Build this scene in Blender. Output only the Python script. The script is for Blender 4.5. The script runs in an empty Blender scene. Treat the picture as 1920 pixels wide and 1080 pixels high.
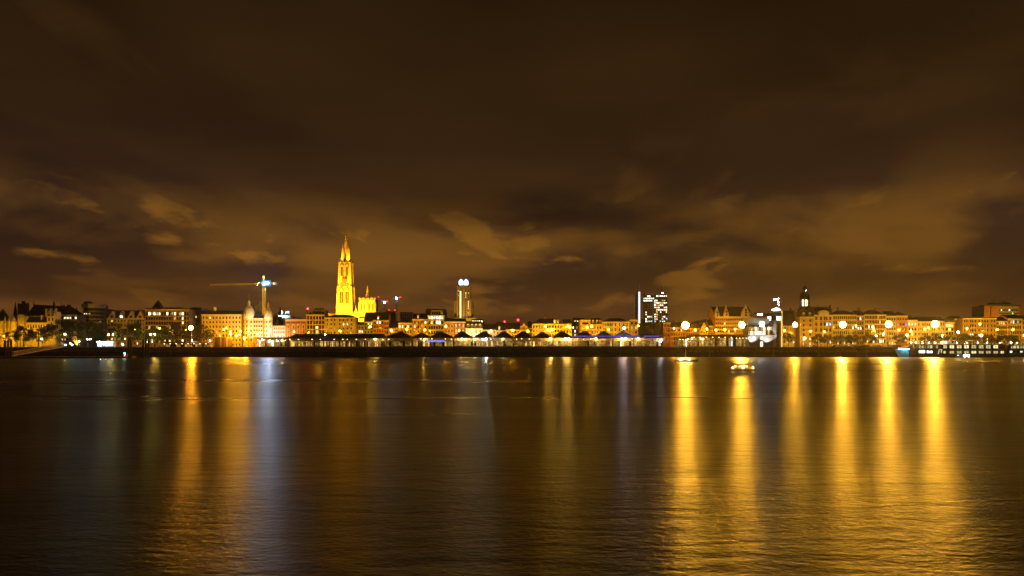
import bpy, math, random
from mathutils import Vector, Matrix
R = math.radians
random.seed(7)
sc = bpy.context.scene
col = sc.collection

# ------------------------------------------------------------------ camera
F, CX, HOR, CAMH = 1353.0, 960.0, 652.0, 6.5      # focal length in photo pixels, centre, horizon row, eye height above the water
cam_d = bpy.data.cameras.new('camera')
cam = bpy.data.objects.new('camera', cam_d); col.objects.link(cam)
cam.location = (0, 0, CAMH); cam.rotation_euler = (R(90), 0, 0)
cam_d.sensor_width = 36.0; cam_d.lens = 36.0 * F / 1920.0
cam_d.shift_y = (HOR - 540.0) / 1920.0
cam_d.clip_start = 0.5; cam_d.clip_end = 30000
sc.camera = cam

# ------------------------------------------------------------------ night sky
SKY_GAIN = 1.0
world = bpy.data.worlds.new('World'); sc.world = world; world.use_nodes = True
def build_sky():
    nt = world.node_tree; nt.nodes.clear(); N = nt.nodes.new; L = nt.links.new
    out = N('ShaderNodeOutputWorld'); bg = N('ShaderNodeBackground'); L(bg.outputs[0], out.inputs[0])
    tc = N('ShaderNodeTexCoord'); sep = N('ShaderNodeSeparateXYZ'); L(tc.outputs['Generated'], sep.inputs[0])
    def math_(op, a, b=None, clamp=False):
        n = N('ShaderNodeMath'); n.operation = op; n.use_clamp = clamp
        for i, v in enumerate((a, b)):
            if v is None: continue
            if isinstance(v, (int, float)): n.inputs[i].default_value = v
            else: L(v, n.inputs[i])
        return n.outputs[0]
    z = math_('MAXIMUM', sep.outputs[2], 0.0)
    # clouds lie on a flat layer overhead: direction divided by height
    den = math_('ADD', z, 0.15)
    u = math_('DIVIDE', sep.outputs[0], den); v = math_('DIVIDE', sep.outputs[1], den)
    def layer(sx, sy, off, detail, rough, dist, lo, hi):
        cmb = N('ShaderNodeCombineXYZ')
        L(math_('MULTIPLY', u, sx), cmb.inputs[0]); L(math_('MULTIPLY', v, sy), cmb.inputs[1]); cmb.inputs[2].default_value = off
        n = N('ShaderNodeTexNoise'); n.inputs['Scale'].default_value = 1.0; n.inputs['Detail'].default_value = detail
        n.inputs['Roughness'].default_value = rough; n.inputs['Distortion'].default_value = dist
        L(cmb.outputs[0], n.inputs['Vector'])
        mr = N('ShaderNodeMapRange'); mr.interpolation_type = 'SMOOTHSTEP'
        mr.inputs['From Min'].default_value = lo; mr.inputs['From Max'].default_value = hi
        L(n.outputs[0], mr.inputs['Value']); return mr.outputs[0]
    big = layer(0.75, 0.55, CLOUD_SEED[0], 6, 0.52, 0.3, 0.475, 0.60)
    mid = layer(2.0, 1.35, CLOUD_SEED[1], 6, 0.55, 0.25, 0.54, 0.68)
    broad = layer(0.7, 0.9, CLOUD_SEED[2], 3, 0.5, 0.3, 0.30, 0.72)
    def ramp(pts):
        r = N('ShaderNodeValToRGB'); e = r.color_ramp.elements
        while len(e) > 1: e.remove(e[-1])
        e[0].position = pts[0][0]; e[0].color = (*pts[0][1], 1)
        for p, c in pts[1:]:
            k = e.new(p); k.color = (*c, 1)
        L(z, r.inputs[0]); return r.outputs[0]
    base = ramp([(0, (.100, .037, .0080)), (.05, (.078, .030, .0085)), (.09, (.052, .0210, .0080)), (.135, (.031, .0136, .0076)), (.20, (.0240, .0106, .0060)), (.30, (.0225, .0098, .0036)), (.46, (.0150, .0068, .0021)), (1, (.010, .005, .0018))])
    lit = ramp([(0, (.150, .056, .0085)), (.06, (.165, .064, .0095)), (.12, (.250, .104, .0125)), (.165, (.200, .084, .0110)), (.205, (.075, .033, .0075)), (.26, (.034, .0155, .0052)), (.36, (.032, .0145, .0042)), (.5, (.024, .0110, .0032)), (1, (.018, .009, .003))])
    m = math_('MAXIMUM', math_('MULTIPLY', big, 0.52), math_('MULTIPLY', mid, 0.9))
    mix = N('ShaderNodeMix'); mix.data_type = 'RGBA'; L(m, mix.inputs[0]); L(base, mix.inputs[6]); L(lit, mix.inputs[7])
    br = math_('ADD', math_('MULTIPLY', broad, 0.55), 0.70)
    mul = N('ShaderNodeMix'); mul.data_type = 'RGBA'; mul.blend_type = 'MULTIPLY'; mul.inputs[0].default_value = 1
    L(mix.outputs[2], mul.inputs[6]); L(br, mul.inputs[7])
    L(mul.outputs[2], bg.inputs[0]); bg.inputs[1].default_value = SKY_GAIN
CLOUD_SEED = (11.2, 4.5, 2.7)
build_sky()

moon_d = bpy.data.lights.new('moon', 'SUN'); moon_d.energy = 0.012; moon_d.angle = R(10); moon_d.color = (1, .95, .9)
moon = bpy.data.objects.new('moon', moon_d); col.objects.link(moon); moon.rotation_euler = (R(35), 0, R(-30)); moon.location = (0, 0, 300)

vs = sc.view_settings
vs.view_transform = 'Standard'; vs.look = 'None'; vs.exposure = 0.0; vs.gamma = 1.0; vs.use_curve_mapping = False
sc.render.engine = 'CYCLES'
cy = sc.cycles
cy.use_denoising = True; cy.max_bounces = 5; cy.diffuse_bounces = 2; cy.glossy_bounces = 3; cy.transmission_bounces = 2
cy.sample_clamp_indirect = 6.0; cy.caustics_reflective = False; cy.caustics_refractive = False; cy.use_light_tree = True
cy.use_adaptive_sampling = False

# ------------------------------------------------------------------ helpers
def X(px, Y): return (px - CX) / F * Y
def Z(py, Y): return CAMH + (HOR - py) / F * Y
def S(n, Y): return n / F * Y                      # photo pixels -> metres at that distance
GZ = 7.0                                           # quay and street level above the water

MATS = {}
def mat(name, c, rough=.85, var=.18, scale=.35, metal=0.0, spec=.3, fine=0.0):
    if name in MATS: return MATS[name]
    m = bpy.data.materials.new(name); m.use_nodes = True; MATS[name] = m
    nt = m.node_tree; b = nt.nodes['Principled BSDF']
    b.inputs['Roughness'].default_value = rough; b.inputs['Metallic'].default_value = metal
    b.inputs['Specular IOR Level'].default_value = spec
    tc = nt.nodes.new('ShaderNodeTexCoord'); n = nt.nodes.new('ShaderNodeTexNoise'); n.inputs['Scale'].default_value = scale
    n.inputs['Detail'].default_value = 6; n.inputs['Roughness'].default_value = .65
    nt.links.new(tc.outputs['Object'], n.inputs['Vector'])
    r = nt.nodes.new('ShaderNodeValToRGB'); e = r.color_ramp.elements
    e[0].position = .28; e[1].position = .72
    e[0].color = (*[v * (1 - var) for v in c], 1); e[1].color = (*[min(1, v * (1 + var)) for v in c], 1)
    nt.links.new(n.outputs[0], r.inputs[0]); nt.links.new(r.outputs[0], b.inputs['Base Color'])
    if fine:
        n2 = nt.nodes.new('ShaderNodeTexNoise'); n2.inputs['Scale'].default_value = 6; n2.inputs['Detail'].default_value = 4
        nt.links.new(tc.outputs['Object'], n2.inputs['Vector'])
        bp = nt.nodes.new('ShaderNodeBump'); bp.inputs['Strength'].default_value = fine; bp.inputs['Distance'].default_value = .1
        nt.links.new(n2.outputs[0], bp.inputs['Height']); nt.links.new(bp.outputs[0], b.inputs['Normal'])
    return m
def glow(name, c, s):
    "a lamp's own light"
    if name in MATS: return MATS[name]
    m = bpy.data.materials.new(name); m.use_nodes = True; MATS[name] = m
    nt = m.node_tree; nt.nodes.clear()
    o = nt.nodes.new('ShaderNodeOutputMaterial'); e = nt.nodes.new('ShaderNodeEmission')
    e.inputs[0].default_value = (*c, 1); e.inputs[1].default_value = s
    nt.links.new(e.outputs[0], o.inputs[0]); return m
def lit_glass(name, c, s, c2=None, scale=1.3):
    "a lit room seen through its pane: uneven, differs from window to window"
    if name in MATS: return MATS[name]
    m = bpy.data.materials.new(name); m.use_nodes = True; MATS[name] = m
    nt = m.node_tree; b = nt.nodes['Principled BSDF']; N = nt.nodes.new; L = nt.links.new
    b.inputs['Base Color'].default_value = (.05, .05, .05, 1); b.inputs['Roughness'].default_value = .15
    g = N('ShaderNodeNewGeometry'); n = N('ShaderNodeTexNoise'); n.inputs['Scale'].default_value = scale; n.inputs['Detail'].default_value = 3
    L(g.outputs['Position'], n.inputs['Vector'])
    r = N('ShaderNodeValToRGB'); e = r.color_ramp.elements
    e[0].position = .36; e[1].position = .62
    c2 = c2 or tuple(v * .22 for v in c)
    e[0].color = (*c2, 1); e[1].color = (*c, 1)
    L(n.outputs[0], r.inputs[0]); L(r.outputs[0], b.inputs['Emission Color'])
    oi = N('ShaderNodeObjectInfo'); mr = N('ShaderNodeMapRange'); mr.inputs['To Min'].default_value = .45 * s; mr.inputs['To Max'].default_value = 1.5 * s
    L(oi.outputs['Random'], mr.inputs[0]); L(mr.outputs[0], b.inputs['Emission Strength'])
    return m

# masonry and other surfaces
M_CREAM = mat('cream_plaster', (.60, .48, .30)); M_PALE = mat('pale_stone', (.62, .57, .46), var=.22); M_WHITE = mat('white_paint', (.78, .77, .74), var=.08)
M_YEL = mat('yellow_plaster', (.60, .46, .24)); M_BRICK = mat('red_brick', (.34, .13, .06), var=.3, scale=1.2); M_OBRICK = mat('orange_brick', (.42, .19, .08), var=.28, scale=1.0)
M_BROWN = mat('brown_stone', (.30, .21, .13), var=.25); M_GREY = mat('grey_concrete', (.34, .33, .31)); M_DKBRICK = mat('dark_brick', (.16, .09, .06), var=.3)
M_SLATE = mat('slate_roof', (.035, .035, .04), rough=.7, var=.35, scale=.8, fine=.3); M_DARK = mat('dark_render', (.08, .075, .07)); M_TILE = mat('tile_roof', (.12, .05, .03), var=.3)
M_CAST = mat('limestone', (.60, .52, .36), var=.28, scale=.5, fine=.4); M_CATH = mat('cathedral_stone', (.62, .56, .42), var=.3, scale=.35, fine=.5)
M_TRIM = mat('trim_stone', (.68, .58, .40), var=.1); M_IRON = mat('painted_iron', (.05, .055, .05), rough=.5, spec=.5); M_STEEL = mat('galvanised_steel', (.35, .35, .34), rough=.45, metal=.6)
M_LEAD = mat('lead_dome', (.20, .22, .21), rough=.55); M_DOMEW = mat('pale_dome', (.62, .60, .52), rough=.5, var=.12); M_WOOD = mat('tarred_timber', (.10, .07, .045), var=.35); M_GREEN = mat('green_plaster', (.26, .34, .16))
M_PINK = mat('pink_plaster', (.62, .44, .36)); M_FRAME = mat('window_frame_paint', (.17, .14, .10)); M_DFRAME = mat('dark_frame', (.06, .055, .05))
M_GOLD = mat('gilded_metal', (.75, .50, .12), rough=.35, metal=.8); M_HULLDK = mat('black_hull', (.075, .068, .062), rough=.4, spec=.5); M_YCRANE = mat('yellow_crane_paint', (.62, .42, .04), rough=.5)
M_BOWLIT = mat('blue_light_bow_tint', (.16, .46, .56), rough=.4); M_CAR = [mat('car_paint_%s' % n, c, rough=.3, var=.04, spec=.6) for n, c in (('dark', (.03, .03, .035)), ('red', (.25, .03, .02)), ('silver', (.45, .45, .45)), ('white', (.7, .7, .68)))]  # bow colour holds the blue light that falls on the ship's bow
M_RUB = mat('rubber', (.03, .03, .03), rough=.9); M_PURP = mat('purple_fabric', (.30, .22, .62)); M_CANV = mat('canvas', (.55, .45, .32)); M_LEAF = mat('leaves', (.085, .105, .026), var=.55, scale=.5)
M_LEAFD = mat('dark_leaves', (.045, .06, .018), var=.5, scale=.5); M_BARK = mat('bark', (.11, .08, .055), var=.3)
M_DGLASS = mat('dark_glass', (.015, .015, .018), rough=.12, spec=.6)

PLASTER = [M_CREAM, M_YEL, mat('ochre_plaster', (.50, .34, .15)), mat('rose_plaster', (.52, .34, .23)), mat('grey_beige_stone', (.42, .37, .29), var=.25), mat('pale_plaster', (.68, .58, .40)), mat('tan_brick', (.40, .27, .14), var=.28, scale=1.1)]
W_WARM = lit_glass('lit_window_warm', (1, .55, .14), 1.5); W_YEL = lit_glass('lit_window_yellow', (1, .66, .22), 3.2); W_WHITE = lit_glass('lit_window_white', (1, .88, .62), 5.0)
W_COOL = lit_glass('lit_window_cool', (.72, .95, 1), 4.0); W_BLUE = lit_glass('lit_window_blue', (.10, .25, 1), 4.5); W_GREEN = lit_glass('lit_window_green', (.15, .9, .45), 2.5)
W_SHIP = lit_glass('lit_cabin_window', (.95, .85, .42), 1.4, (.14, .19, .08), 2.2); W_REST = lit_glass('lit_restaurant_pane', (1, .48, .07), .55, (.045, .018, .002), .6)
W_RESTG = lit_glass('lit_restaurant_pane_green', (.70, .50, .07), .48, (.028, .03, .004), .6); W_RESTW = lit_glass('lit_restaurant_pane_white', (1, .62, .16), 1.5, (.08, .032, .004), .55); W_PURP = lit_glass('lit_window_violet', (.45, .12, 1), 3.5)

SOD = (1.0, .45, .005)
G_MAST = glow('sodium_mast_light', (1, .45, .032), 5600); G_STREET = glow('sodium_street_light', SOD, 1400); G_STREETW = glow('warm_white_street_light', (1, .62, .18), 420)
G_COOL = glow('cool_white_light', (1, .92, .80), 380); G_SMALL = glow('small_warm_light', (1, .72, .34), 60); G_SMALLC = glow('small_cool_light', (.85, .95, 1), 70)
G_RED = glow('red_warning_light', (1, .004, .008), 22); G_GRN = glow('green_marker_light', (.03, 1, .35), 60); G_BLUE = glow('blue_light', (.10, .13, 1), 9); G_CRANE = glow('crane_floodlight', (.42, .66, 1), 800); G_SIGNB = glow('blue_white_sign', (.42, .62, 1), 9)
G_STRIP = glow('white_light_strip', (1, .84, .36), 1.8); G_STRIPB = glow('blue_white_light_strip', (.72, .82, 1), 1.5); G_CYAN = glow('cyan_light', (.20, .75, 1), 14); G_UNDER = glow('ceiling_light_panel', (1, .58, .14), 9); G_NEON = glow('blue_neon', (.10, .12, 1), 3)

LOC = {}
class MB:
    def __init__(s): s.v = []; s.f = []; s.m = []
    def add(s, vs_, fs, m=0):
        o = len(s.v); s.v += [tuple(p) for p in vs_]; s.f += [tuple(i + o for i in f) for f in fs]; s.m += [m] * len(fs); return s
    def box(s, x0, x1, y0, y1, z0, z1, m=0):
        return s.add([(x0, y0, z0), (x1, y0, z0), (x1, y1, z0), (x0, y1, z0), (x0, y0, z1), (x1, y0, z1), (x1, y1, z1), (x0, y1, z1)],
                     [(0, 3, 2, 1), (4, 5, 6, 7), (0, 1, 5, 4), (1, 2, 6, 5), (2, 3, 7, 6), (3, 0, 4, 7)], m)
    def taper(s, cx, cy, z0, z1, a, b, m=0, ay=None, by=None):
        ay = a if ay is None else ay; by = b if by is None else by
        return s.add([(cx - a, cy - ay, z0), (cx + a, cy - ay, z0), (cx + a, cy + ay, z0), (cx - a, cy + ay, z0), (cx - b, cy - by, z1), (cx + b, cy - by, z1), (cx + b, cy + by, z1), (cx - b, cy + by, z1)],
                     [(0, 3, 2, 1), (4, 5, 6, 7), (0, 1, 5, 4), (1, 2, 6, 5), (2, 3, 7, 6), (3, 0, 4, 7)], m)
    def prism_y(s, poly, y0, y1, m=0):               # poly in (x, z), counter-clockwise seen from -y
        n = len(poly); vs_ = [(x, y0, z) for x, z in poly] + [(x, y1, z) for x, z in poly]
        fs = [tuple(range(n)), tuple(range(2 * n - 1, n - 1, -1))] + [(i, i + n, (i + 1) % n + n, (i + 1) % n) for i in range(n)]
        return s.add(vs_, fs, m)
    def prism_x(s, poly, x0, x1, m=0):               # poly in (y, z)
        n = len(poly); vs_ = [(x0, y, z) for y, z in poly] + [(x1, y, z) for y, z in poly]
        fs = [tuple(range(n - 1, -1, -1)), tuple(range(n, 2 * n))] + [(i, (i + 1) % n, (i + 1) % n + n, i + n) for i in range(n)]
        return s.add(vs_, fs, m)
    def lathe(s, cx, cy, prof, n=12, m=0, a0=0.0, sy=1.0):
        vs_ = []; fs = []
        for r, z in prof:
            for k in range(n):
                a = a0 + 2 * math.pi * k / n; vs_.append((cx + r * math.cos(a), cy + r * math.sin(a) * sy, z))
        for i in range(len(prof) - 1):
            for k in range(n):
                fs.append((i * n + k, i * n + (k + 1) % n, (i + 1) * n + (k + 1) % n, (i + 1) * n + k))
        fs.append(tuple(range(n - 1, -1, -1))); fs.append(tuple((len(prof) - 1) * n + k for k in range(n)))
        return s.add(vs_, fs, m)
    def tube(s, p0, p1, r0, r1=None, n=6, m=0):
        r1 = r0 if r1 is None else r1
        p0 = Vector(p0); p1 = Vector(p1); d = (p1 - p0)
        if d.length < 1e-6: return s
        d.normalize(); u = d.orthogonal().normalized(); w = d.cross(u)
        vs_ = []
        for p, r in ((p0, r0), (p1, r1)):
            for k in range(n):
                a = 2 * math.pi * k / n; vs_.append(p + u * (r * math.cos(a)) + w * (r * math.sin(a)))
        fs = [(k, (k + 1) % n, (k + 1) % n + n, k + n) for k in range(n)] + [tuple(range(n - 1, -1, -1)), tuple(range(n, 2 * n))]
        return s.add(vs_, fs, m)
    def ball(s, c, r, m=0, sz=1.0):
        t = (1 + 5 ** .5) / 2; q = r / math.sqrt(1 + t * t)
        vs_ = [(-1, t, 0), (1, t, 0), (-1, -t, 0), (1, -t, 0), (0, -1, t), (0, 1, t), (0, -1, -t), (0, 1, -t), (t, 0, -1), (t, 0, 1), (-t, 0, -1), (-t, 0, 1)]
        fs = [(0, 11, 5), (0, 5, 1), (0, 1, 7), (0, 7, 10), (0, 10, 11), (1, 5, 9), (5, 11, 4), (11, 10, 2), (10, 7, 6), (7, 1, 8), (3, 9, 4), (3, 4, 2), (3, 2, 6), (3, 6, 8), (3, 8, 9), (4, 9, 5), (2, 4, 11), (6, 2, 10), (8, 6, 7), (9, 8, 1)]
        return s.add([(c[0] + x * q, c[1] + y * q, c[2] + z * q * sz) for x, y, z in vs_], fs, m)
    def mesh(s, name, mats, off=(0, 0, 0)):
        me = bpy.data.meshes.new(name)
        me.from_pydata([(x - off[0], y - off[1], z - off[2]) for x, y, z in s.v], [], s.f)
        for mm in (mats if isinstance(mats, (list, tuple)) else [mats]): me.materials.append(mm)
        me.polygons.foreach_set('material_index', s.m); me.update(); return me
    def build(s, name, mats, parent=None, at=None, smooth=False):
        off = LOC[parent.name] if parent else (at or (0, 0, 0))
        me = s.mesh(name, mats, off)
        if smooth: me.polygons.foreach_set('use_smooth', [True] * len(me.polygons))
        o = bpy.data.objects.new(name, me); col.objects.link(o)
        if parent: o.parent = parent
        else: o.location = off
        LOC[o.name] = tuple(off); return o
def tag(o, label=None, cat=None, group=None, kind=None):
    if label: o['label'] = label
    if cat: o['category'] = cat
    if group: o['group'] = group
    if kind: o['kind'] = kind
    return o
def thing(name, label, cat, loc, group=None):
    o = bpy.data.objects.new(name, None); col.objects.link(o); o.location = loc; o.empty_display_size = 1
    LOC[o.name] = tuple(loc); return tag(o, label, cat, group)
def inst(name, me, parent, loc, scale=(1, 1, 1), rotz=0.0):
    "a part with shared mesh data at a world position"
    o = bpy.data.objects.new(name, me); col.objects.link(o); o.parent = parent
    pl = LOC[parent.name]; o.location = (loc[0] - pl[0], loc[1] - pl[1], loc[2] - pl[2]); o.scale = scale; o.rotation_euler.z = rotz
    LOC[o.name] = tuple(loc); return o

# unit window: 1 wide, 1 high, frame proud of the pane
def window_mesh(pane, frame, bars=True, b=.09):
    m = MB(); y = -.05
    o = [(-.5, 0), (.5, 0), (.5, 1), (-.5, 1)]; i = [(-.5 + b, b * .7), (.5 - b, b * .7), (.5 - b, 1 - b * .7), (-.5 + b, 1 - b * .7)]
    m.add([(x, y, z) for x, z in o] + [(x, y, z) for x, z in i] + [(x, .03, z) for x, z in i],
          [(0, 1, 5, 4), (1, 2, 6, 5), (2, 3, 7, 6), (3, 0, 4, 7), (4, 5, 9, 8), (5, 6, 10, 9), (6, 7, 11, 10), (7, 4, 8, 11)], 1)
    m.add([(x, .02, z) for x, z in i], [(0, 1, 2, 3)], 0)
    if bars:
        m.box(-.03, .03, y + .01, .01, b * .7, 1 - b * .7, 1); m.box(-.5 + b, .5 - b, y + .012, .01, .66, .70, 1)
    return m.mesh('window', [pane, frame])
WIN = {}
def win(kind, bars=True, dark=False):
    key = (kind, bars, dark)
    if key not in WIN:
        pane = {'d': M_DGLASS, 'w': W_WARM, 'y': W_YEL, 'W': W_WHITE, 'c': W_COOL, 'b': W_BLUE, 'g': W_GREEN, 's': W_SHIP, 'r': W_REST, 'G': W_RESTG, 'R': W_RESTW, 'p': W_PURP}[kind]
        WIN[key] = window_mesh(pane, M_DFRAME if dark else M_FRAME, bars)
    return WIN[key]

def wall_open(mb, x0, x1, y, z0, z1, opens, dep=.28, m=0):
    "front wall plane at y with real openings (x0,x1,z0,z1) and their reveals"
    xs = sorted(set([x0, x1] + [v for o in opens for v in o[:2]])); zs = sorted(set([z0, z1] + [v for o in opens for v in o[2:]]))
    idx = {}; vs_ = []; fs = []
    def vid(i, k):
        if (i, k) not in idx: idx[(i, k)] = len(vs_); vs_.append((xs[i], y, zs[k]))
        return idx[(i, k)]
    for i in range(len(xs) - 1):
        cx_ = (xs[i] + xs[i + 1]) / 2; k = 0
        cols_ = [o for o in opens if o[0] < cx_ < o[1]]
        while k < len(zs) - 1:
            cz = (zs[k] + zs[k + 1]) / 2
            if any(o[2] < cz < o[3] for o in cols_): k += 1; continue
            fs.append((vid(i, k), vid(i + 1, k), vid(i + 1, k + 1), vid(i, k + 1))); k += 1
    mb.add(vs_, fs, m)
    for a, b, c, d in opens:
        q = [(a, c), (b, c), (b, d), (a, d)]
        mb.add([(x, y, z) for x, z in q] + [(x, y + dep, z) for x, z in q] , [(0, 4, 5, 1), (1, 5, 6, 2), (2, 6, 7, 3), (3, 7, 4, 0)], m)

FRONT = []
def before(px, lead):
    "names the house front behind a lamp or tree"
    for a, b, l in FRONT:
        if a <= px <= b:
            w = l.split()
            if len(w) > 11:
                for cut in ('below', 'beside', 'between', 'right', 'left', 'behind', 'with', 'and'):
                    if cut in w[3:]: w = w[:w.index(cut, 3)]
                    if len(w) <= 11: break
            return lead + ' before the ' + ' '.join(w)
    return None
def spread(x0, x1, n, w):
    p = (x1 - x0) / n; return [x0 + p * (i + .5) for i in range(n)]

def bldg(name, label, x0, x1, ye, Y=590, m=None, depth=13, wy0=None, pitch=8.0, wh=4.6, cols=4, ww=2.4, roof=None, rm=None, lit=None, litp=0.0, pal='wwy',
         dorm=(), dormlit='d', chim=(), cornice=True, bands=True, front=None, cat='building', group=None, yb=651, wx=None, dark=False, bars=True, parent=None, surround=False, quoin=False, bandrows=()):
    """a house front at distance Y: pixel columns x0..x1, eave row ye; windows from row wy0 with storey pitch.
    roof: ('flat',) | ('gable', ridge row) | ('hip', ridge row) | ('mansard', top row) | ('front', apex row)"""
    m = m or M_CREAM; rm = rm or M_SLATE; lit = lit or {}
    if m in (M_CREAM, M_YEL): m = PLASTER[int(x0 * 7 + x1 * 3) % len(PLASTER)]
    a, b = X(x0, Y), X(x1, Y); ze = Z(ye, Y); zb = GZ
    root = parent or thing(name, label, cat, ((a + b) / 2, Y + depth / 2, GZ), group)
    if Y < 600 and not parent: FRONT.append((x0, x1, label))
    wy0 = ye + 3 if wy0 is None else wy0
    opens = []; kinds = []
    r = 0; yy = wy0
    while yy + wh < yb - 2:
        cx_list = wx if wx is not None else spread(x0 + .6, x1 - .6, cols, ww)
        for c, px in enumerate(cx_list):
            w_ = ww
            opens.append((X(px - w_ / 2, Y), X(px + w_ / 2, Y), Z(yy + wh, Y), Z(yy, Y)))
            k = lit.get((r, c), lit.get((r, None)))
            if k is None and yy > 633 and (x0 > 1465 or x0 < 300) and random.random() < .5: k = random.choice('yWyw')
            if k is None: k = random.choice(pal) if random.random() < litp else 'd'
            kinds.append(k)
        yy += pitch; r += 1
    mb = MB(); wall_open(mb, a, b, Y, zb, ze, opens)
    mb.add([(a, Y, zb), (b, Y, zb), (b, Y + depth, zb), (a, Y + depth, zb), (a, Y, ze), (b, Y, ze), (b, Y + depth, ze), (a, Y + depth, ze)], [(1, 2, 6, 5), (2, 3, 7, 6), (3, 0, 4, 7), (4, 5, 6, 7)], 0)
    kind = roof[0] if roof else 'flat'
    mid = Y + depth / 2
    if kind == 'gable':
        zr = Z(roof[1], mid)
        for x in (a, b): mb.add([(x, Y, ze), (x, Y + depth, ze), (x, mid, zr)], [(0, 1, 2) if x == b else (0, 2, 1)], 0)
    if kind == 'front':
        zr = Z(roof[1], Y); mx = (a + b) / 2
        mb.prism_y([(a, ze), (b, ze), (mx, zr)], Y, Y + .5, 0)
    mb.build('wall', m, root)
    for (oa, ob, oc, od), k in zip(opens, kinds):
        inst('window', win(k, bars, dark), root, ((oa + ob) / 2, Y + .2, oc), (ob - oa, 1, od - oc))
    if surround:
        s_ = MB()
        for oa, ob, oc, od in opens: s_.box(oa - .22, ob + .22, Y - .10, Y - .003, od + .02, od + .34); s_.box(oa - .22, ob + .22, Y - .16, Y - .003, oc - .26, oc - .02)
        s_.build('window_trim', M_TRIM, root)
    if cornice:
        c_ = MB(); c_.box(a - .12, b + .12, Y - .55, Y - .003, ze - .55, ze + .12); c_.box(a - .06, b + .06, Y - .28, Y - .004, ze - .95, ze - .56)
        c_.build('cornice', M_TRIM if m not in (M_DARK, M_DKBRICK) else m, root)
    if bands:
        bm_ = MB(); yy = wy0 + wh + 1.1
        while yy < 640:
            zz = Z(yy, Y); bm_.box(a - .04, b + .04, Y - .14, Y - .003, zz - .14, zz + .14); yy += pitch
        if bm_.v: bm_.build('string_course', M_TRIM if m not in (M_DARK, M_DKBRICK) else m, root)
    if quoin:
        q_ = MB()
        for sx in (a, b): q_.box(sx - .25, sx + .25, Y - .18, Y - .003, zb, ze - 1)
        q_.build('corner_pilaster', M_TRIM, root)
    # roofs
    rf = MB(); e = .35; ro = None
    if kind == 'gable':
        zr = Z(roof[1], mid); t = .25
        rf.prism_x([(Y - e, ze - .05 + .15), (Y - e, ze + .3 + .15), (mid, zr + t), (Y + depth + e, ze + .45), (Y + depth + e, ze + .1), (mid, zr)], a - .1, b + .1)
        ro = rf.build('roof', rm, root)
    elif kind == 'hip':
        zr = Z(roof[1], mid); k = min(depth / 2, (b - a) * .42)
        rf.add([(a - e, Y - e, ze + .13), (b + e, Y - e, ze + .13), (b + e, Y + depth + e, ze + .13), (a - e, Y + depth + e, ze + .13), (a + k, mid, zr), (b - k, mid, zr)], [(0, 1, 5, 4), (1, 2, 5), (2, 3, 4, 5), (3, 0, 4), (3, 2, 1, 0)])
        ro = rf.build('roof', rm, root)
    elif kind == 'mansard':
        zr = Z(roof[1], Y + 1.6)
        rf.taper((a + b) / 2, mid, ze + .13, zr, (b - a) / 2, (b - a) / 2 - .25, ay=depth / 2 + .1, by=depth / 2 - 1.6)
        rf.taper((a + b) / 2, mid, zr, zr + 1.2, (b - a) / 2 - .25, (b - a) / 2 - 1.2, ay=depth / 2 - 1.6, by=1.0)
        ro = rf.build('roof', rm, root)
    elif kind == 'front':
        zr = Z(roof[1], Y); mx = (a + b) / 2; zi = zr - .4
        rf.add([(a - .2, Y + .4, ze), (mx, Y + .4, zi), (b + .2, Y + .4, ze), (a - .2, Y + depth, ze), (mx, Y + depth, zi), (b + .2, Y + depth, ze)], [(0, 1, 4, 3), (1, 2, 5, 4), (3, 4, 5), (0, 2, 1)])
        ro = rf.build('roof', rm, root)
    else:
        rf.box(a, b, Y + .3, Y + depth, ze + .004, ze + .25); rf.box(a + .02, b - .02, Y + .003, Y + .3, ze + .13, ze + .8)
        ro = rf.build('roof', rm, root)
    for px in dorm:
        dk = dormlit
        if isinstance(px, tuple): px, dk = px
        zr = Z(roof[1], mid) if roof else ze + 3
        xc = X(px, Y); h = min(S(6.0, Y), (zr - ze) * .8); w_ = S(1.9, Y)
        d_ = MB(); d_.box(xc - w_, xc + w_, Y + .15, Y + 3.2, ze + .25, ze + .25 + h)
        d_.prism_y([(xc - w_ - .15, ze + .25 + h), (xc + w_ + .15, ze + .25 + h), (xc + w_ * .7, ze + .25 + h + w_ * .7), (xc, ze + .25 + h + w_ * 1.05), (xc - w_ * .7, ze + .25 + h + w_ * .7)], Y + .05, Y + 3.2)
        do = d_.build('dormer', M_TRIM if m not in (M_DARK, M_DKBRICK) else m, root)
        inst('window', win(dk), do, (xc, Y + .1, ze + .25 + h * .14), (w_ * 1.3, 1, h * .74))
    for px in chim:
        ztop = Z(px[1], mid) if isinstance(px, tuple) else (Z(roof[1], mid) if roof and len(roof) > 1 else ze) + 1.8
        xc = X(px[0] if isinstance(px, tuple) else px, mid)
        c_ = MB(); c_.box(xc - .7, xc + .7, mid - .5, mid + .5, ze, ztop); c_.box(xc - .85, xc + .85, mid - .65, mid + .65, ztop, ztop + .3)
        for q in (-.35, .35): c_.lathe(xc + q, mid, [(.18, ztop + .3), (.15, ztop + 1.0)], 6)
        c_.build('chimney', M_DKBRICK, root)
    return root

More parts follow.
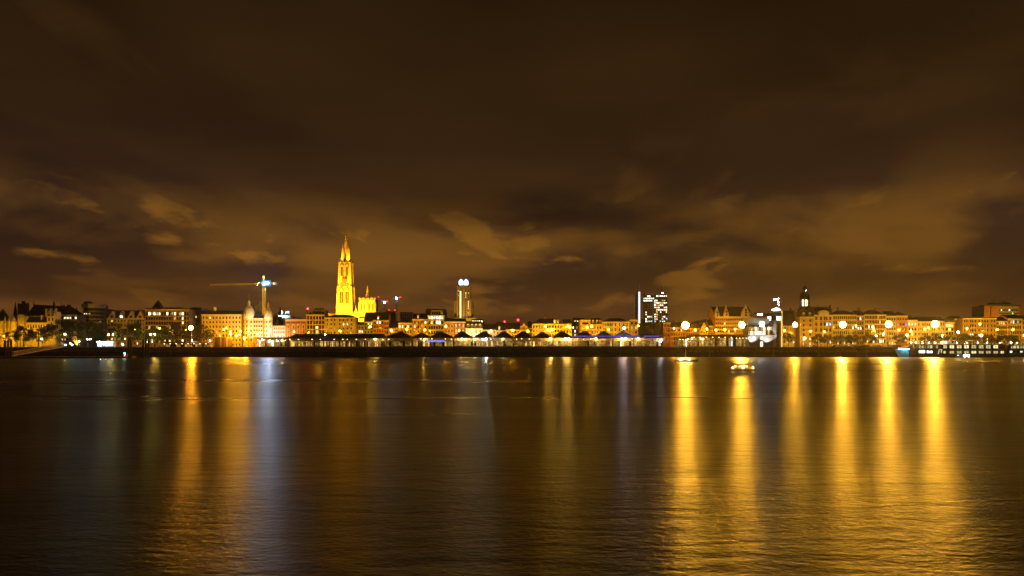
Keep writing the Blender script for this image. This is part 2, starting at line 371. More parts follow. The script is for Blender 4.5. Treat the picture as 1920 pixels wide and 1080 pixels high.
# ------------------------------------------------------------------ setting
def water_material():
    m = bpy.data.materials.new('river_water'); m.use_nodes = True
    nt = m.node_tree; b = nt.nodes['Principled BSDF']; N = nt.nodes.new; L = nt.links.new
    b.inputs['Base Color'].default_value = (.012, .009, .005, 1); b.inputs['IOR'].default_value = 1.33; b.inputs['Specular IOR Level'].default_value = .5
    tg = N('ShaderNodeCombineXYZ'); tg.inputs[1].default_value = 1.0; L(tg.outputs[0], b.inputs['Tangent']); b.inputs['Anisotropic'].default_value = .65   # wind waves roll toward the quay: slopes are steeper along the view
    g = N('ShaderNodeNewGeometry')
    def noise(scale, detail, rough, sx, sy, dist=0.0):
        mp = N('ShaderNodeMapping'); mp.inputs['Scale'].default_value = (sx, sy, 1); L(g.outputs['Position'], mp.inputs['Vector'])
        n = N('ShaderNodeTexNoise'); n.inputs['Scale'].default_value = scale; n.inputs['Detail'].default_value = detail; n.inputs['Roughness'].default_value = rough; n.inputs['Distortion'].default_value = dist
        L(mp.outputs[0], n.inputs['Vector']); return n.outputs[0]
    def mr(v, a, b_, c, d):
        n = N('ShaderNodeMapRange'); n.inputs[1].default_value = a; n.inputs[2].default_value = b_; n.inputs[3].default_value = c; n.inputs[4].default_value = d; L(v, n.inputs[0]); return n.outputs[0]
    bands = noise(1.0, 4, .55, .006, .06)            # wind bands lying across the river
    L(mr(bands, .35, .65, WATER['r0'], WATER['r1']), b.inputs['Roughness'])
    rip = noise(1.0, 3, .6, 2.6, 4.2, .6); chop = noise(1.0, 3, .55, .35, .9, .4); swell = noise(1.0, 2, .5, .035, .12)
    b1 = N('ShaderNodeBump'); b1.inputs['Distance'].default_value = WATER['rip']; L(rip, b1.inputs['Height']); L(mr(bands, .35, .65, .55, 1.0), b1.inputs['Strength'])
    b2 = N('ShaderNodeBump'); b2.inputs['Distance'].default_value = WATER['chop']; b2.inputs['Strength'].default_value = 1; L(chop, b2.inputs['Height']); L(b1.outputs[0], b2.inputs['Normal'])
    b3 = N('ShaderNodeBump'); b3.inputs['Distance'].default_value = WATER['swell']; b3.inputs['Strength'].default_value = 1; L(swell, b3.inputs['Height']); L(b2.outputs[0], b3.inputs['Normal'])
    L(b3.outputs[0], b.inputs['Normal'])
    return m
WATER = dict(r0=.27, r1=.32, rip=.062, chop=.11, swell=.10)
wm = MB(); wm.add([(-2600, -100, 0), (2600, -100, 0), (2600, 500.4, 0), (-2600, 500.4, 0)], [(0, 1, 2, 3)])
tag(wm.build('river', water_material()), kind='structure')
M_GROUND = mat('paving', (.16, .15, .135), var=.2, scale=.2); M_ASPH = mat('asphalt', (.05, .05, .05), var=.2, scale=.3); M_QUAY = mat('quay_stone', (.20, .15, .10), var=.4, scale=.25, fine=.6)
def quay_courses():
    nt = M_QUAY.node_tree; b = nt.nodes['Principled BSDF']; N = nt.nodes.new; L = nt.links.new
    old = b.inputs['Base Color'].links[0].from_socket
    tc = N('ShaderNodeTexCoord'); mp = N('ShaderNodeMapping'); mp.inputs['Rotation'].default_value = (R(-90), 0, 0); L(tc.outputs['Object'], mp.inputs['Vector'])
    br = N('ShaderNodeTexBrick'); br.inputs['Scale'].default_value = 1; br.inputs['Brick Width'].default_value = 2.6; br.inputs['Row Height'].default_value = .9; br.inputs['Mortar Size'].default_value = .05
    br.inputs['Color1'].default_value = (.75, .72, .68, 1); br.inputs['Color2'].default_value = (1.25, 1.2, 1.1, 1); br.inputs['Mortar'].default_value = (.35, .33, .30, 1); L(mp.outputs[0], br.inputs['Vector'])
    m1 = N('ShaderNodeMix'); m1.data_type = 'RGBA'; m1.blend_type = 'MULTIPLY'; m1.inputs[0].default_value = 1; L(old, m1.inputs[6]); L(br.outputs[0], m1.inputs[7])
    # algae up to the high tide mark, ragged edge
    sp = N('ShaderNodeSeparateXYZ'); L(tc.outputs['Object'], sp.inputs[0]); n = N('ShaderNodeTexNoise'); n.inputs['Scale'].default_value = .5; n.inputs['Detail'].default_value = 5; L(tc.outputs['Object'], n.inputs['Vector'])
    ad = N('ShaderNodeMath'); ad.operation = 'MULTIPLY_ADD'; ad.inputs[1].default_value = 2.4; L(n.outputs[0], ad.inputs[0]); L(sp.outputs[2], ad.inputs[2])
    mr = N('ShaderNodeMapRange'); mr.inputs[1].default_value = 4.4; mr.inputs[2].default_value = 5.2; L(ad.outputs[0], mr.inputs[0])
    m2 = N('ShaderNodeMix'); m2.data_type = 'RGBA'; m2.inputs[6].default_value = (.045, .05, .03, 1); L(mr.outputs[0], m2.inputs[0]); L(m1.outputs[2], m2.inputs[7]); L(m2.outputs[2], b.inputs['Base Color'])
quay_courses()
g_ = MB(); g_.add([(-2600, 502, GZ), (2600, 502, GZ), (2600, 4000, GZ), (-2600, 4000, GZ)], [(0, 1, 2, 3)]); tag(g_.build('ground', M_GROUND), kind='structure')
g_ = MB(); g_.add([(-900, 548, GZ + .006), (900, 548, GZ + .006), (900, 566, GZ + .006), (-900, 566, GZ + .006)], [(0, 1, 2, 3)]); tag(g_.build('road', M_ASPH), kind='structure')
g_ = MB()
for i in range(-120, 120): g_.add([(i * 7., 556.9, GZ + .012), (i * 7. + 3, 556.9, GZ + .012), (i * 7. + 3, 557.1, GZ + .012), (i * 7., 557.1, GZ + .012)], [(0, 1, 2, 3)])
tag(g_.build('road_marking', M_WHITE), kind='structure')
g_ = MB(); g_.box(-900, 900, 566, 566.3, GZ, GZ + .14); g_.box(-900, 900, 547.7, 548, GZ, GZ + .14); tag(g_.build('kerb', M_GREY), kind='structure')
q_ = MB()
q_.box(-2600, 2600, 500.0, 502.0, -.9, GZ - .35)
q = tag(q_.build('quay_wall', M_QUAY), kind='structure')
# coping stones and wall buttress blocks along the visible quay, each its own piece
cop = MB().box(-2.45, 2.45, 499.7 - 500, 2.03, -.345, .02).mesh('coping_stone', mat('coping_granite', (.34, .30, .24), var=.25, scale=.6))
blk = MB().box(-.28, .28, -.26, -.004, .2, 6.2).mesh('timber_fender', M_WOOD)
for i in range(-76, 77):
    inst('coping_stone', cop, q, (i * 5.0, 500, GZ))
for i in range(-31, 32):
    inst('timber_fender', blk, q, (i * 12.0 + random.uniform(-.6, .6), 500, .2), (1, 1, random.uniform(.9, 1.0)))
lad = MB()
for sx in (-.25, .25): lad.box(sx - .04, sx + .04, -.22, -.14, -.1, 6.5)
for i in range(16): lad.box(-.25, .25, -.20, -.16, .2 + i * .4, .25 + i * .4)
ladm = lad.mesh('quay_ladder', M_STEEL)
for px in (320, 470, 600, 690, 830, 935, 1058, 1163, 1330, 1450, 1535, 1625): inst('quay_ladder', ladm, q, (X(px, 500), 499.96, .2))
# quay railing in bays
def railing(px0, px1, Y, label, n):
    a, b = X(px0, Y), X(px1, Y)
    t = thing('quay_railing', label, 'railing', ((a + b) / 2, Y, GZ + .02))
    m = MB()
    for z in (.4, .72, 1.05): m.tube((a, Y, GZ + z), (b, Y, GZ + z), .035, n=4)
    m.build('rail', M_STEEL, t)
    pm = MB().box(-.05, .05, -.05, .05, 0, 1.1).mesh('post', M_STEEL)
    for i in range(n + 1): inst('post', pm, t, (a + (b - a) * i / n, Y, GZ + .02))
railing(480, 752, 501, 'pale steel quay railing before the long iron shed', 48)
railing(756, 1075, 501, 'pale steel quay railing before the dark peaked roofs', 52)
railing(1078, 1400, 501, 'pale steel quay railing before the violet awnings', 52)
railing(1472, 1686, 501, 'pale steel quay railing between white pavilion and ship', 36)

# ------------------------------------------------------------------ cathedral
M_LOUV = mat('oak_louvre', (.035, .022, .01))
def cathedral():
    Y = 800.0; px = lambda p: X(p, Y); pz = lambda p: Z(p, Y); u = S(1, Y)
    t = thing('cathedral', 'tall yellow floodlit gothic cathedral with clock tower and square stump tower', 'cathedral', (px(645), Y + 9, GZ))
    cx = px(645.2); cyy = Y + 9.4
    def stage(name, y0, y1, w0, w1, lancets, ly0, ly1, lw, butt):
        "one storey of the tower: tapered shaft with lancet recesses and stepped corner buttresses"
        z0, z1 = pz(y0), pz(y1); a, b = w0 * u / 2, w1 * u / 2
        m = MB(); m.taper(cx, cyy, z0, z1, a, b); o = m.build(name, M_CATH, t)
        for sx in (-1, 1):
            for sy in (-1, 1):
                bt = MB(); bt.taper(cx + sx * (a + b) / 2, cyy + sy * (a + b) / 2, z0, z0 + (z1 - z0) * .55, butt, butt * .9); bt.taper(cx + sx * (a + b) / 2 * .985, cyy + sy * (a + b) / 2 * .985, z0 + (z1 - z0) * .55, z1, butt * .78, butt * .6)
                bt.taper(cx + sx * b, cyy + sy * b, z1, z1 + 3.6, butt * .45, .05); bt.build('buttress', M_CATH, t)
        for k in (-.86, 0, .86): bt = MB(); bt.box(cx + k * a - .4, cx + k * a + .4, cyy - a - 1.1, cyy - b + .2, z0, z1); bt.build('pilaster', M_CATH, t)
        gal = MB(); gal.box(cx - b - .5, cx + b + .5, cyy - b - .5, cyy + b + .5, z1 - .7, z1 + .05)
        n = 9
        for i in range(n):
            q = cx - b - .4 + (2 * b + .8) * i / (n - 1); gal.box(q - .16, q + .16, cyy - b - .45, cyy - b - .1, z1 + .05, z1 + 1.3)
        gal.box(cx - b - .5, cx + b + .5, cyy - b - .48, cyy - b - .08, z1 + 1.3, z1 + 1.55); gal.build('gallery', M_CATH, t)
        for k in lancets:
            lz0, lz1 = pz(ly0), pz(ly1); lx = cx + k * a; fy = cyy - a - .02; hw = lw * u / 2
            fr = MB(); 
            fr.box(lx - hw - .4, lx - hw, fy - .9, fy + .7, lz0, lz1 - hw); fr.box(lx + hw, lx + hw + .4, fy - .9, fy + .7, lz0, lz1 - hw); fr.box(lx - .14, lx + .14, fy - .6, fy + .1, lz0, lz1 - hw)
            fr.prism_y([(lx - hw - .35, lz1 - hw), (lx + hw + .35, lz1 - hw), (lx, lz1 + hw * 1.3)], fy - .9, fy + .7)
            f = fr.build('lancet_window', M_CATH, t)
            pn = MB(); pn.prism_y([(lx - hw, lz0), (lx + hw, lz0), (lx + hw, lz1 - hw - .02), (lx - hw, lz1 - hw - .02)], fy - .12, fy + .3); pn.build('louvre', M_LOUV, f)
        return o
    stage('lower_stage', 651, 571, 28.2, 27.0, (-.45, .45), 640, 600, 5, 1.5)
    stage('bell_stage', 571, 536, 26.4, 24.0, (-.40, .40), 568, 543, 6.6, 1.3)
    stage('clock_stage', 536, 491, 22.4, 20.2, (-.40, .40), 517, 497, 5.0, 1.05)
    ck = MB(); zc = pz(526); r = 4.9 * u
    prof = [(cx + r * math.cos(2 * math.pi * i / 20), zc + r * math.sin(2 * math.pi * i / 20)) for i in range(20)]
    ck.prism_y(prof, cyy - 8.2, cyy - 5.9); c = ck.build('clock', M_GOLD, t)
    fc = MB(); fc.prism_y([(cx + (x - cx) * .78, zc + (z - zc) * .78) for x, z in prof], cyy - 8.32, cyy - 8.21); fc.build('clock_face', M_BROWN, c)
    hd = MB(); hd.box(cx - .12, cx + .12, cyy - 8.4, cyy - 8.33, zc - .1, zc + r * .66); hd.box(cx - .1, cx + r * .5, cyy - 8.41, cyy - 8.34, zc - .12, zc + .12); hd.build('clock_hands', M_GOLD, c)
    # octagonal lantern with free-standing pinnacles, then openwork spire
    a8 = math.pi / 8
    m = MB(); m.lathe(cx, cyy, [(3.3, pz(491)), (3.1, pz(472)), (2.7, pz(460)), (2.2, pz(458))], 8, a0=a8); m.build('lantern', M_CATH, t)
    for k in range(8):
        pin = MB(); an = a8 + k * math.pi / 4; rr = 4.3; x, y = cx + rr * math.cos(an), cyy + rr * math.sin(an)
        pin.taper(x, y, pz(490), pz(472), .75, .6); pin.taper(x, y, pz(472), pz(463), .62, .06)
        pin.tube((x, y, pz(476)), (cx + 2.7 * math.cos(an), cyy + 2.7 * math.sin(an), pz(468)), .3, n=4); pin.build('pinnacle', M_CATH, t)
    for k in (-1, 1):
        pin = MB(); pin.taper(cx + k * 3.0, cyy - 3.0, pz(476), pz(464), .6, .5); pin.taper(cx + k * 3.0, cyy - 3.0, pz(464), pz(455 + (k > 0) * 3), .55, .05); pin.build('pinnacle', M_CATH, t)
    for k in range(8):
        an = k * math.pi / 4; dk = MB(); x, y = cx + 3.12 * math.cos(an), cyy + 3.12 * math.sin(an); hw = .75
        ux, uy = -math.sin(an), math.cos(an)
        dk.add([(x - ux * hw, y - uy * hw, pz(489)), (x + ux * hw, y + uy * hw, pz(489)), (x + ux * hw, y + uy * hw, pz(478)), (x, y, pz(475)), (x - ux * hw, y - uy * hw, pz(478))], [(0, 1, 2, 3, 4)]); dk.build('opening', M_BROWN, t)
    sp = MB()
    sp.lathe(cx, cyy, [(2.9, pz(460)), (2.3, pz(452)), (2.6, pz(451.6)), (1.9, pz(449)), (1.8, pz(446)), (2.1, pz(445.7)), (1.5, pz(444)), (1.15, pz(441.5)), (1.6, pz(440.6)), (.9, pz(439.6)), (1.15, pz(438.2)), (.35, pz(436.6))], 8, a0=a8)
    for k in range(8):
        an = a8 + k * math.pi / 4; x, y = cx + 2.7 * math.cos(an), cyy + 2.7 * math.sin(an); sp.taper(x, y, pz(461), pz(452.5), .32, .04)
        x, y = cx + 1.8 * math.cos(an), cyy + 1.8 * math.sin(an); sp.taper(x, y, pz(452), pz(447.5), .25, .03)
    sp.build('spire', M_CATH, t)
    cr = MB(); cr.box(cx - .09, cx + .09, cyy - .09, cyy + .09, pz(437.6), pz(434.4)); cr.box(cx - .7, cx + .7, cyy - .08, cyy + .08, pz(436.0), pz(435.6)); cr.build('cross', M_GOLD, t)
    # stump tower to the right
    x0, x1 = px(672), px(702.4); sy = Y + 4
    m = MB(); m.box(x0, x1, sy, sy + 17, GZ, pz(561)); m.build('stump_tower', M_CATH, t)
    cn = MB()
    for i in range(8):
        q = x0 + (x1 - x0) * (i + .25) / 8; cn.box(q, q + 1.15, sy - .3, sy + .5, pz(561) + .01, pz(561) + 1.7)
    for i in range(5): cn.taper(x0 + (x1 - x0) * i / 4, sy, pz(561), pz(556), .5, .05)
    cn.box(x0 - .3, x1 + .3, sy - .4, sy - .004, pz(563.5), pz(561.5)); cn.build('battlement', M_CATH, t)
    for q in (x0, (x0 + x1) / 2, x1): bt = MB(); bt.taper(q, sy - .2, GZ, pz(566), 1.2, .7); bt.build('buttress', M_CATH, t)
    bt = MB(); bt.box(x0 - .1, px(686), sy - 3.2, sy - 1.45, GZ, pz(597)); bt.build('porch', M_CATH, t)
    for q in (676.5, 681.5, 691, 697.5):
        w_ = MB(); w_.prism_y([(px(q) - .7, pz(583)), (px(q) + .7, pz(583)), (px(q) + .7, pz(571)), (px(q), pz(568.6)), (px(q) - .7, pz(571))], sy - .35, sy - .02); w_.build('lancet_window', M_BROWN, t)
    xs = px(686); m = MB(); m.lathe(xs, sy + 5, [(2.3, pz(561)), (2.3, pz(552)), (2.6, pz(551.6)), (1.5, pz(549)), (.9, pz(542)), (.12, pz(534))], 8); m.build('roof_turret', M_CATH, t)
    gb = MB(); gx0, gx1 = px(661), px(671.8); mx = (gx0 + gx1) / 2
    gb.prism_y([(gx0, GZ), (gx1, GZ), (gx1, pz(590)), (mx, pz(577)), (gx0, pz(590))], sy - 2, sy + 8)
    for q in (gx0, mx, gx1): gb.taper(q, sy - 2, pz(592 if q != mx else 578), pz(582 if q != mx else 571.5), .45, .04)
    gb.build('portal_gable', M_CATH, t)
    rs = MB(); rs.lathe(mx, sy - 2.0, [(1.5, 0), (1.5, .01)], 3); rs = MB()
    rs.prism_y([(mx + 2.0 * math.cos(2 * math.pi * i / 14), pz(590) + 2.0 * math.sin(2 * math.pi * i / 14)) for i in range(14)], sy - 2.1, sy - 2.003); rs.build('rose_window', M_BROWN, t)
    nv = MB(); nv.prism_y([(px(650), GZ), (px(684), GZ), (px(684), pz(598)), (px(667), pz(578)), (px(650), pz(598))], sy + 17.2, sy + 95); nv.build('nave_roof', M_SLATE, t)
    tr = MB(); tr.lathe(px(667.5), sy + 30, [(2.2, pz(585)), (2.0, pz(572)), (1.2, pz(565)), (.1, pz(558))], 8); tr.build('crossing_turret', M_SLATE, t)
    nb = MB(); nb.box(px(600), px(629), sy + 12, sy + 40, GZ, pz(586.5)); nb.build('chapel', M_BROWN, t)
cathedral()

# ------------------------------------------------------------------ floodlights that light the monuments
def flood(loc, target, c, watts, label, ang=55, r=.35, blend=.6):
    t = thing('floodlight', label, 'floodlight', loc)
    d = (Vector(target) - Vector(loc)).normalized(); L0 = Vector(loc)
    m = MB(); m.box(loc[0] - .3, loc[0] + .3, loc[1] - .3, loc[1] + .3, loc[2], loc[2] + .12); m.tube(L0 + Vector((0, 0, .1)), L0 + Vector((0, 0, .62)), .06); m.build('stand', M_IRON, t)
    h = L0 + Vector((0, 0, .8)); m = MB(); m.tube(h - d * .3, h + d * .1, .25, .42, 10); m.build('housing', M_IRON, t)
    ld = bpy.data.lights.new('flood_beam', 'SPOT'); ld.energy = watts; ld.color = c; ld.spot_size = R(ang); ld.spot_blend = blend; ld.shadow_soft_size = r
    lo = bpy.data.objects.new('flood_beam', ld); col.objects.link(lo); lo.parent = t
    lo.location = Vector((0, 0, .8)) + d * .25; lo.rotation_euler = d.to_track_quat('-Z', 'Y').to_euler()
    LOC[lo.name] = loc
YEL = (1, .40, .010)
cxx = X(645, 800)
for k, (fx, fy, fz, tz, w, txt) in enumerate([(-24, 752, GZ, 50, 6.6e5, 'roadside flood lamp left of the cathedral front'), (17, 752, GZ, 50, 6.6e5, 'roadside flood lamp right of the cathedral front'),
        (-9, 764, GZ, 95, 1.0e6, 'narrow flood lamp aimed at the cathedral clock'), (9, 764, GZ, 115, 1.0e6, 'narrow flood lamp aimed at the cathedral spire')]):
    flood((cxx + fx, fy, fz), (cxx, 809, tz), YEL, w, txt, 60 if k < 2 else 40)
for sx, txt in ((-4.2, 'left'), (4.2, 'right')): flood((cxx + .1 + sx, 804.4, Z(491, 800) + .1), (cxx + .1, 809, Z(463, 800)), YEL, 4.2e4, 'small flood lamp on the cathedral gallery, %s of the lantern' % txt, 80, .12)
flood((X(692, 800) + 6, 766, GZ), (X(687, 804), 804, 45), YEL, 3.4e5, 'flood lamp below the square stump tower', 62)
flood((X(668, 800), 776, GZ), (X(667, 804), 802, 38), YEL, 1.6e5, 'small flood lamp below the cathedral portal gable', 70)

# ------------------------------------------------------------------ castle at the left edge
def castle():
    Y = 556.0; px = lambda p: X(p, Y); pz = lambda p: Z(p, Y)
    t = thing('castle', 'amber lit stone castle with round turrets and crenellated square tower', 'castle', (px(50), Y + 6, GZ))
    m = MB(); m.lathe(px(-3), Y + 5, [(S(13, Y), GZ), (S(13, Y), pz(604)), (S(13.6, Y), pz(603)), (S(13.6, Y), pz(601.5))], 18); m.build('round_tower', M_CAST, t)
    m = MB(); m.lathe(px(-3), Y + 5, [(S(13.4, Y), pz(601.4)), (S(.3, Y), pz(578))], 18); m.build('tower_roof', M_SLATE, t)
    m = MB(); m.lathe(px(20), Y + 3, [(S(5.8, Y), GZ), (S(5.6, Y), pz(605)), (S(6.2, Y), pz(604.6)), (S(6.2, Y), pz(603.6))], 14); m.build('round_tower', M_CAST, t)
    m = MB(); m.lathe(px(20), Y + 3, [(S(5.9, Y), pz(603.5)), (.08, pz(589.5))], 14); m.build('tower_roof', M_CAST, t)
    m = MB(); m.lathe(px(15), Y + 1, [(S(1.7, Y), pz(640)), (S(1.6, Y), pz(600)), (.05, pz(587.5))], 8); m.build('turret', M_CAST, t)
    m = MB(); m.lathe(px(7.6), Y + 1, [(S(1.7, Y), pz(640)), (S(1.6, Y), pz(599)), (.05, pz(589.5))], 8); m.build('turret', M_CAST, t)
    def crenel(m, a, b, y, z, n, w=.8):
        for i in range(n):
            q = a + (b - a) * (i + .5) / n; m.box(q - w / 2, q + w / 2, y, y + .5, z, z + .9)
    m = MB(); a, b = px(26.5), px(38.5); wall_open(m, a, b, Y + 4, GZ, pz(591.5), [(px(31) - .4, px(31) + .4, pz(602), pz(596)), (px(35) - .4, px(35) + .4, pz(602), pz(596))])
    m.box(a, b, Y + 4.4, Y + 10, GZ, pz(591.5) - .01); crenel(m, a, b, Y + 3.9, pz(591.5), 5); m.box(a - .15, b + .15, Y + 3.7, Y + 3.996, pz(593), pz(591.8)); m.build('square_tower', M_CAST, t)
    # wing
    a, b = px(32), px(84); ops = []
    for i in range(9): ops.append((px(38 + i * 5) - .45, px(38 + i * 5) + .45, pz(614.5), pz(608.5)))
    for i in range(9): ops.append((px(38 + i * 5) - .45, px(38 + i * 5) + .45, pz(628.5), pz(621.5)))
    m = MB(); wall_open(m, a, b, Y + 6, GZ, pz(604), ops); m.box(a, b, Y + 6.4, Y + 15, GZ, pz(604) - .01); m.box(a, b, Y + 5.8, Y + 5.996, pz(605.2), pz(604.1)); m.build('wing_wall', M_CAST, t)
    for o in ops: inst('window', win('d'), t, ((o[0] + o[1]) / 2, Y + 6.2, o[2]), (o[1] - o[0], 1, o[3] - o[2]))
    m = MB(); m.prism_x([(Y + 5.7, pz(604)), (Y + 10.5, pz(592.2)), (Y + 15.3, pz(604))], a, b); m.build('wing_roof', M_SLATE, t)
    m = MB(); m.box(px(39), px(82), Y + 10.3, Y + 10.7, pz(592.2), pz(591.4)); m.box(px(64.6), px(66.6), Y + 7.4, Y + 9, pz(600), pz(590)); m.build('ridge_capping', M_CAST, t)
    a, b = px(83), px(100); ops = [(px(q) - .6, px(q) + .6, pz(z1), pz(z0)) for q in (87, 94) for z0, z1 in ((588, 592.4), (596, 601.5), (608, 614))]
    m = MB(); wall_open(m, a, b, Y + 3, GZ, pz(584), ops); m.box(a, b, Y + 3.4, Y + 9.5, GZ, pz(584) - .01); crenel(m, a, b, Y + 2.9, pz(584), 6); m.box(a - .2, b + .2, Y + 2.7, Y + 2.996, pz(585), pz(583.9)); m.build('square_tower', M_CAST, t)
    for o in ops: inst('window', win('d'), t, ((o[0] + o[1]) / 2, Y + 3.2, o[2]), (o[1] - o[0], 1, o[3] - o[2]))
    for q in (a, px(91.5), b):
        m = MB(); m.lathe(q, Y + 3, [(.35, pz(594)), (.95, pz(590)), (.95, pz(579.5)), (1.1, pz(579.2)), (1.1, pz(578.2))], 8); m.build('bartizan', M_CAST, t)
    m = MB(); m.taper(px(91.8), Y + 6.2, pz(583.5), pz(575), 2.6, 1.0); m.taper(px(91.8), Y + 6.2, pz(575), pz(562), .9, .04); m.build('tower_roof', M_SLATE, t)
    m = MB(); m.box(px(-14), px(31), Y - 3, Y - 1.8, GZ, pz(633)); crenel(m, px(-14), px(31), Y - 3, pz(633), 14, .9); m.build('outer_wall', M_CAST, t)
castle()

def gothic_hall():
    Y = 690.0; px = lambda p: X(p, Y); pz = lambda p: Z(p, Y)
    t = thing('gothic_hall', 'dark brick gothic hall with stepped gable and needle spires behind the castle', 'building', (px(85), Y + 10, GZ))
    m = MB(); m.box(px(34), px(138), Y, Y + 22, GZ, pz(592)); m.build('wall', M_DKBRICK, t)
    m = MB(); m.add([(px(50), Y - .3, pz(592)), (px(138), Y - .3, pz(592)), (px(138), Y + 22.3, pz(592)), (px(50), Y + 22.3, pz(592)), (px(50), Y + 11, pz(569.4)), (px(122), Y + 11, pz(574))], [(0, 1, 5, 4), (1, 2, 5), (2, 3, 4, 5), (3, 0, 4)]); m.build('roof', M_SLATE, t)
    m = MB(); st = [(34, 592), (34, 569), (37, 569), (37, 570), (41.5, 570), (41.5, 564.5), (46, 564.5), (46, 570), (49.5, 570), (49.5, 568.5), (53, 568.5), (53, 592)]
    m.prism_y([(px(a), pz(b)) for a, b in reversed(st)][::-1], Y - 1, Y + 1.5); m.build('stepped_gable', M_DKBRICK, t)
    m = MB(); m.prism_y([(px(118), pz(592)), (px(136), pz(592)), (px(130), pz(580)), (px(127), pz(580)), (px(127), pz(571)), (px(124), pz(571)), (px(124), pz(575)), (px(118), pz(575))], Y + 3, Y + 5); m.build('end_gable', M_DKBRICK, t)
    for q, top, w in ((26, 565, 3.6), (60.5, 563, 1.0), (112.5, 564, .9), (141, 574, 3.0), (49, 566, .8)):
        m = MB(); m.lathe(px(q), Y + 2, [(S(w, Y), GZ if w > 2 else pz(592)), (S(w, Y), pz(592 if w > 2 else 574)), (S(w * .5, Y), pz((592 if w > 2 else 574) * .45 + top * .55)), (.06, pz(top))], 8); m.build('spire', M_SLATE, t)
    for q in (40, 47): 
        m = MB(); m.box(px(q) - .8, px(q) + .8, Y - 1.1, Y - 1.004, pz(588), pz(577)); m.build('gable_window', M_DGLASS, t)
    for q in (108, 116):
        m = MB(); m.box(px(q) - .6, px(q) + .6, Y + 9, Y + 10.4, pz(585), pz(570)); m.build('chimney', M_DKBRICK, t)
gothic_hall()

def round_flats():
    Y = 640.0; px = lambda p: X(p, Y); pz = lambda p: Z(p, Y)
    t = thing('apartment_building', 'rounded modern apartment block with curved pale balcony bands', 'building', (px(165), Y + 10, GZ))
    cx = px(165); r = S(21.5, Y)
    m = MB(); m.lathe(cx, Y + 12, [(r * .95, GZ), (r * .95, pz(570))], 24); m.build('wall', M_DARK, t)
    for k, y in enumerate((606, 599.5, 592, 585)):
        m = MB(); m.lathe(cx, Y + 12, [(r * .96, pz(y)), (r * 1.03, pz(y)), (r * 1.03, pz(y - 3.2)), (r * .96, pz(y - 3.2))], 24); m.build('balcony_band', M_BROWN, t)
    m = MB(); m.lathe(px(164), Y + 11, [(r * .98, pz(577)), (r * 1.0, pz(574)), (r * 1.02, pz(569.4)), (r * .9, pz(569))], 24); m.build('roof_ring', M_CREAM, t)
    m = MB(); m.lathe(px(154), Y + 9, [(S(8, Y), pz(569)), (S(7, Y), pz(565)), (S(3, Y), pz(563.8))], 14); m.build('roof_drum', M_DARK, t)
    for k in range(9):
        an = R(-90 + (k - 4) * 17); rr = r * .965; x, y = cx + rr * math.cos(an), Y + 12 + rr * math.sin(an)
        for yy, kk in ((589, 'W' if k in (2,) else 'y' if k in (3, 4) else 'd'), (596.5, 'd'), (603.5, 'y' if k == 7 else 'd')):
            inst('window', win(kk), t, (x, y - .12, pz(yy + 1.6)), (S(3.4, Y), 1, S(3.6, Y)), an + math.pi / 2)
    m = MB(); m.box(px(181), px(188.5), Y + 8, Y + 22, GZ, pz(578)); m.build('stair_tower', M_DARK, t)
round_flats()
flood((X(165, 640), 622, GZ), (X(165, 640), 645, 40), (1, .55, .08), 1.8e4, 'amber flood lamp below the rounded flats', 90)

# ------------------------------------------------------------------ river front houses
bldg('office_building', 'low office block with ribbon windows beside the rounded flats', 113, 145, 590, 625, M_BROWN, wy0=594, pitch=8, wh=4, cols=6, ww=3.6, lit={(0, 1): 'y', (0, 2): 'c', (0, 3): 'y', (0, 5): 'W'}, cornice=True)
def gable_row(name, label, x0, x1, gs, litg=None):
    Y = 600; r = bldg(name, label, x0, x1, 597, Y, M_CREAM, wy0=599.5, pitch=8.5, wh=3.8, cols=6, ww=2.4, roof=('gable', 582.5), litp=.06, pal='y')
    for g in gs:
        a, b = X(g - 7, Y), X(g + 7, Y); mx = X(g, Y)
        m = MB(); m.prism_y([(a, Z(596.6, Y)), (b, Z(596.6, Y)), (mx, Z(583.5, Y))], Y - .4, Y + 5); o = m.build('gable', M_TRIM, r)
        inst('window', win('W' if g == litg else 'd'), o, (mx, Y - .46, Z(596, Y)), (S(5.6, Y), 1, S(4.4, Y)))
gable_row('gabled_house', 'cream gabled house with one brightly lit gable window', 200, 237.6, (210, 228), 228)
gable_row('gabled_house', 'cream gabled house with two dark gable windows beside the modern flats', 238, 272, (246, 263))
r = bldg('apartment_building', 'wide modern flats with brightly lit glazed top floor', 272, 355, 580, 600, M_BROWN, wy0=585, pitch=8.6, wh=6.2, cols=17, ww=3.6, dark=True,
     lit={(0, c): k for c, k in enumerate('dWwWyWddWdwWdwWdd')} | {(1, 11): 'w', (1, 14): 'W', (2, 14): 'y'} | {(3, c): 'w' for c in (1, 4, 8, 9)}, bands=False)
m = MB()
for k, y in enumerate((593, 601.8, 609.5)): m.box(X(268, 600), X(352, 600), 598.2, 599.99, Z(y + .9, 600), Z(y, 600))
m.build('balcony_slab', M_TRIM, r)
m = MB(); m.box(X(307, 604), X(342, 604), 604, 610, Z(580, 604), Z(576.3, 604)); m.build('roof_plant', M_DARK, r)
t = thing('square_tower', 'square tower under a dark steep pyramid roof behind the flats', 'tower', (X(292, 650), 656, GZ)); Y = 650
m = MB(); m.box(X(284, Y), X(301, Y), Y, Y + 8.2, GZ, Z(579, Y)); m.build('wall', M_DKBRICK, t)
m = MB(); m.taper(X(292.5, Y), Y + 4.1, Z(579, Y), Z(562, Y), 4.4, .15); m.build('roof', M_SLATE, t)
bldg('apartment_building', 'plain dark block between the modern flats and domed corner building', 355.6, 378, 578.5, 612, M_DARK, wy0=584, pitch=8, wh=4, cols=3, ww=3, litp=.06, chim=((366, 577),), cornice=False, bands=False)

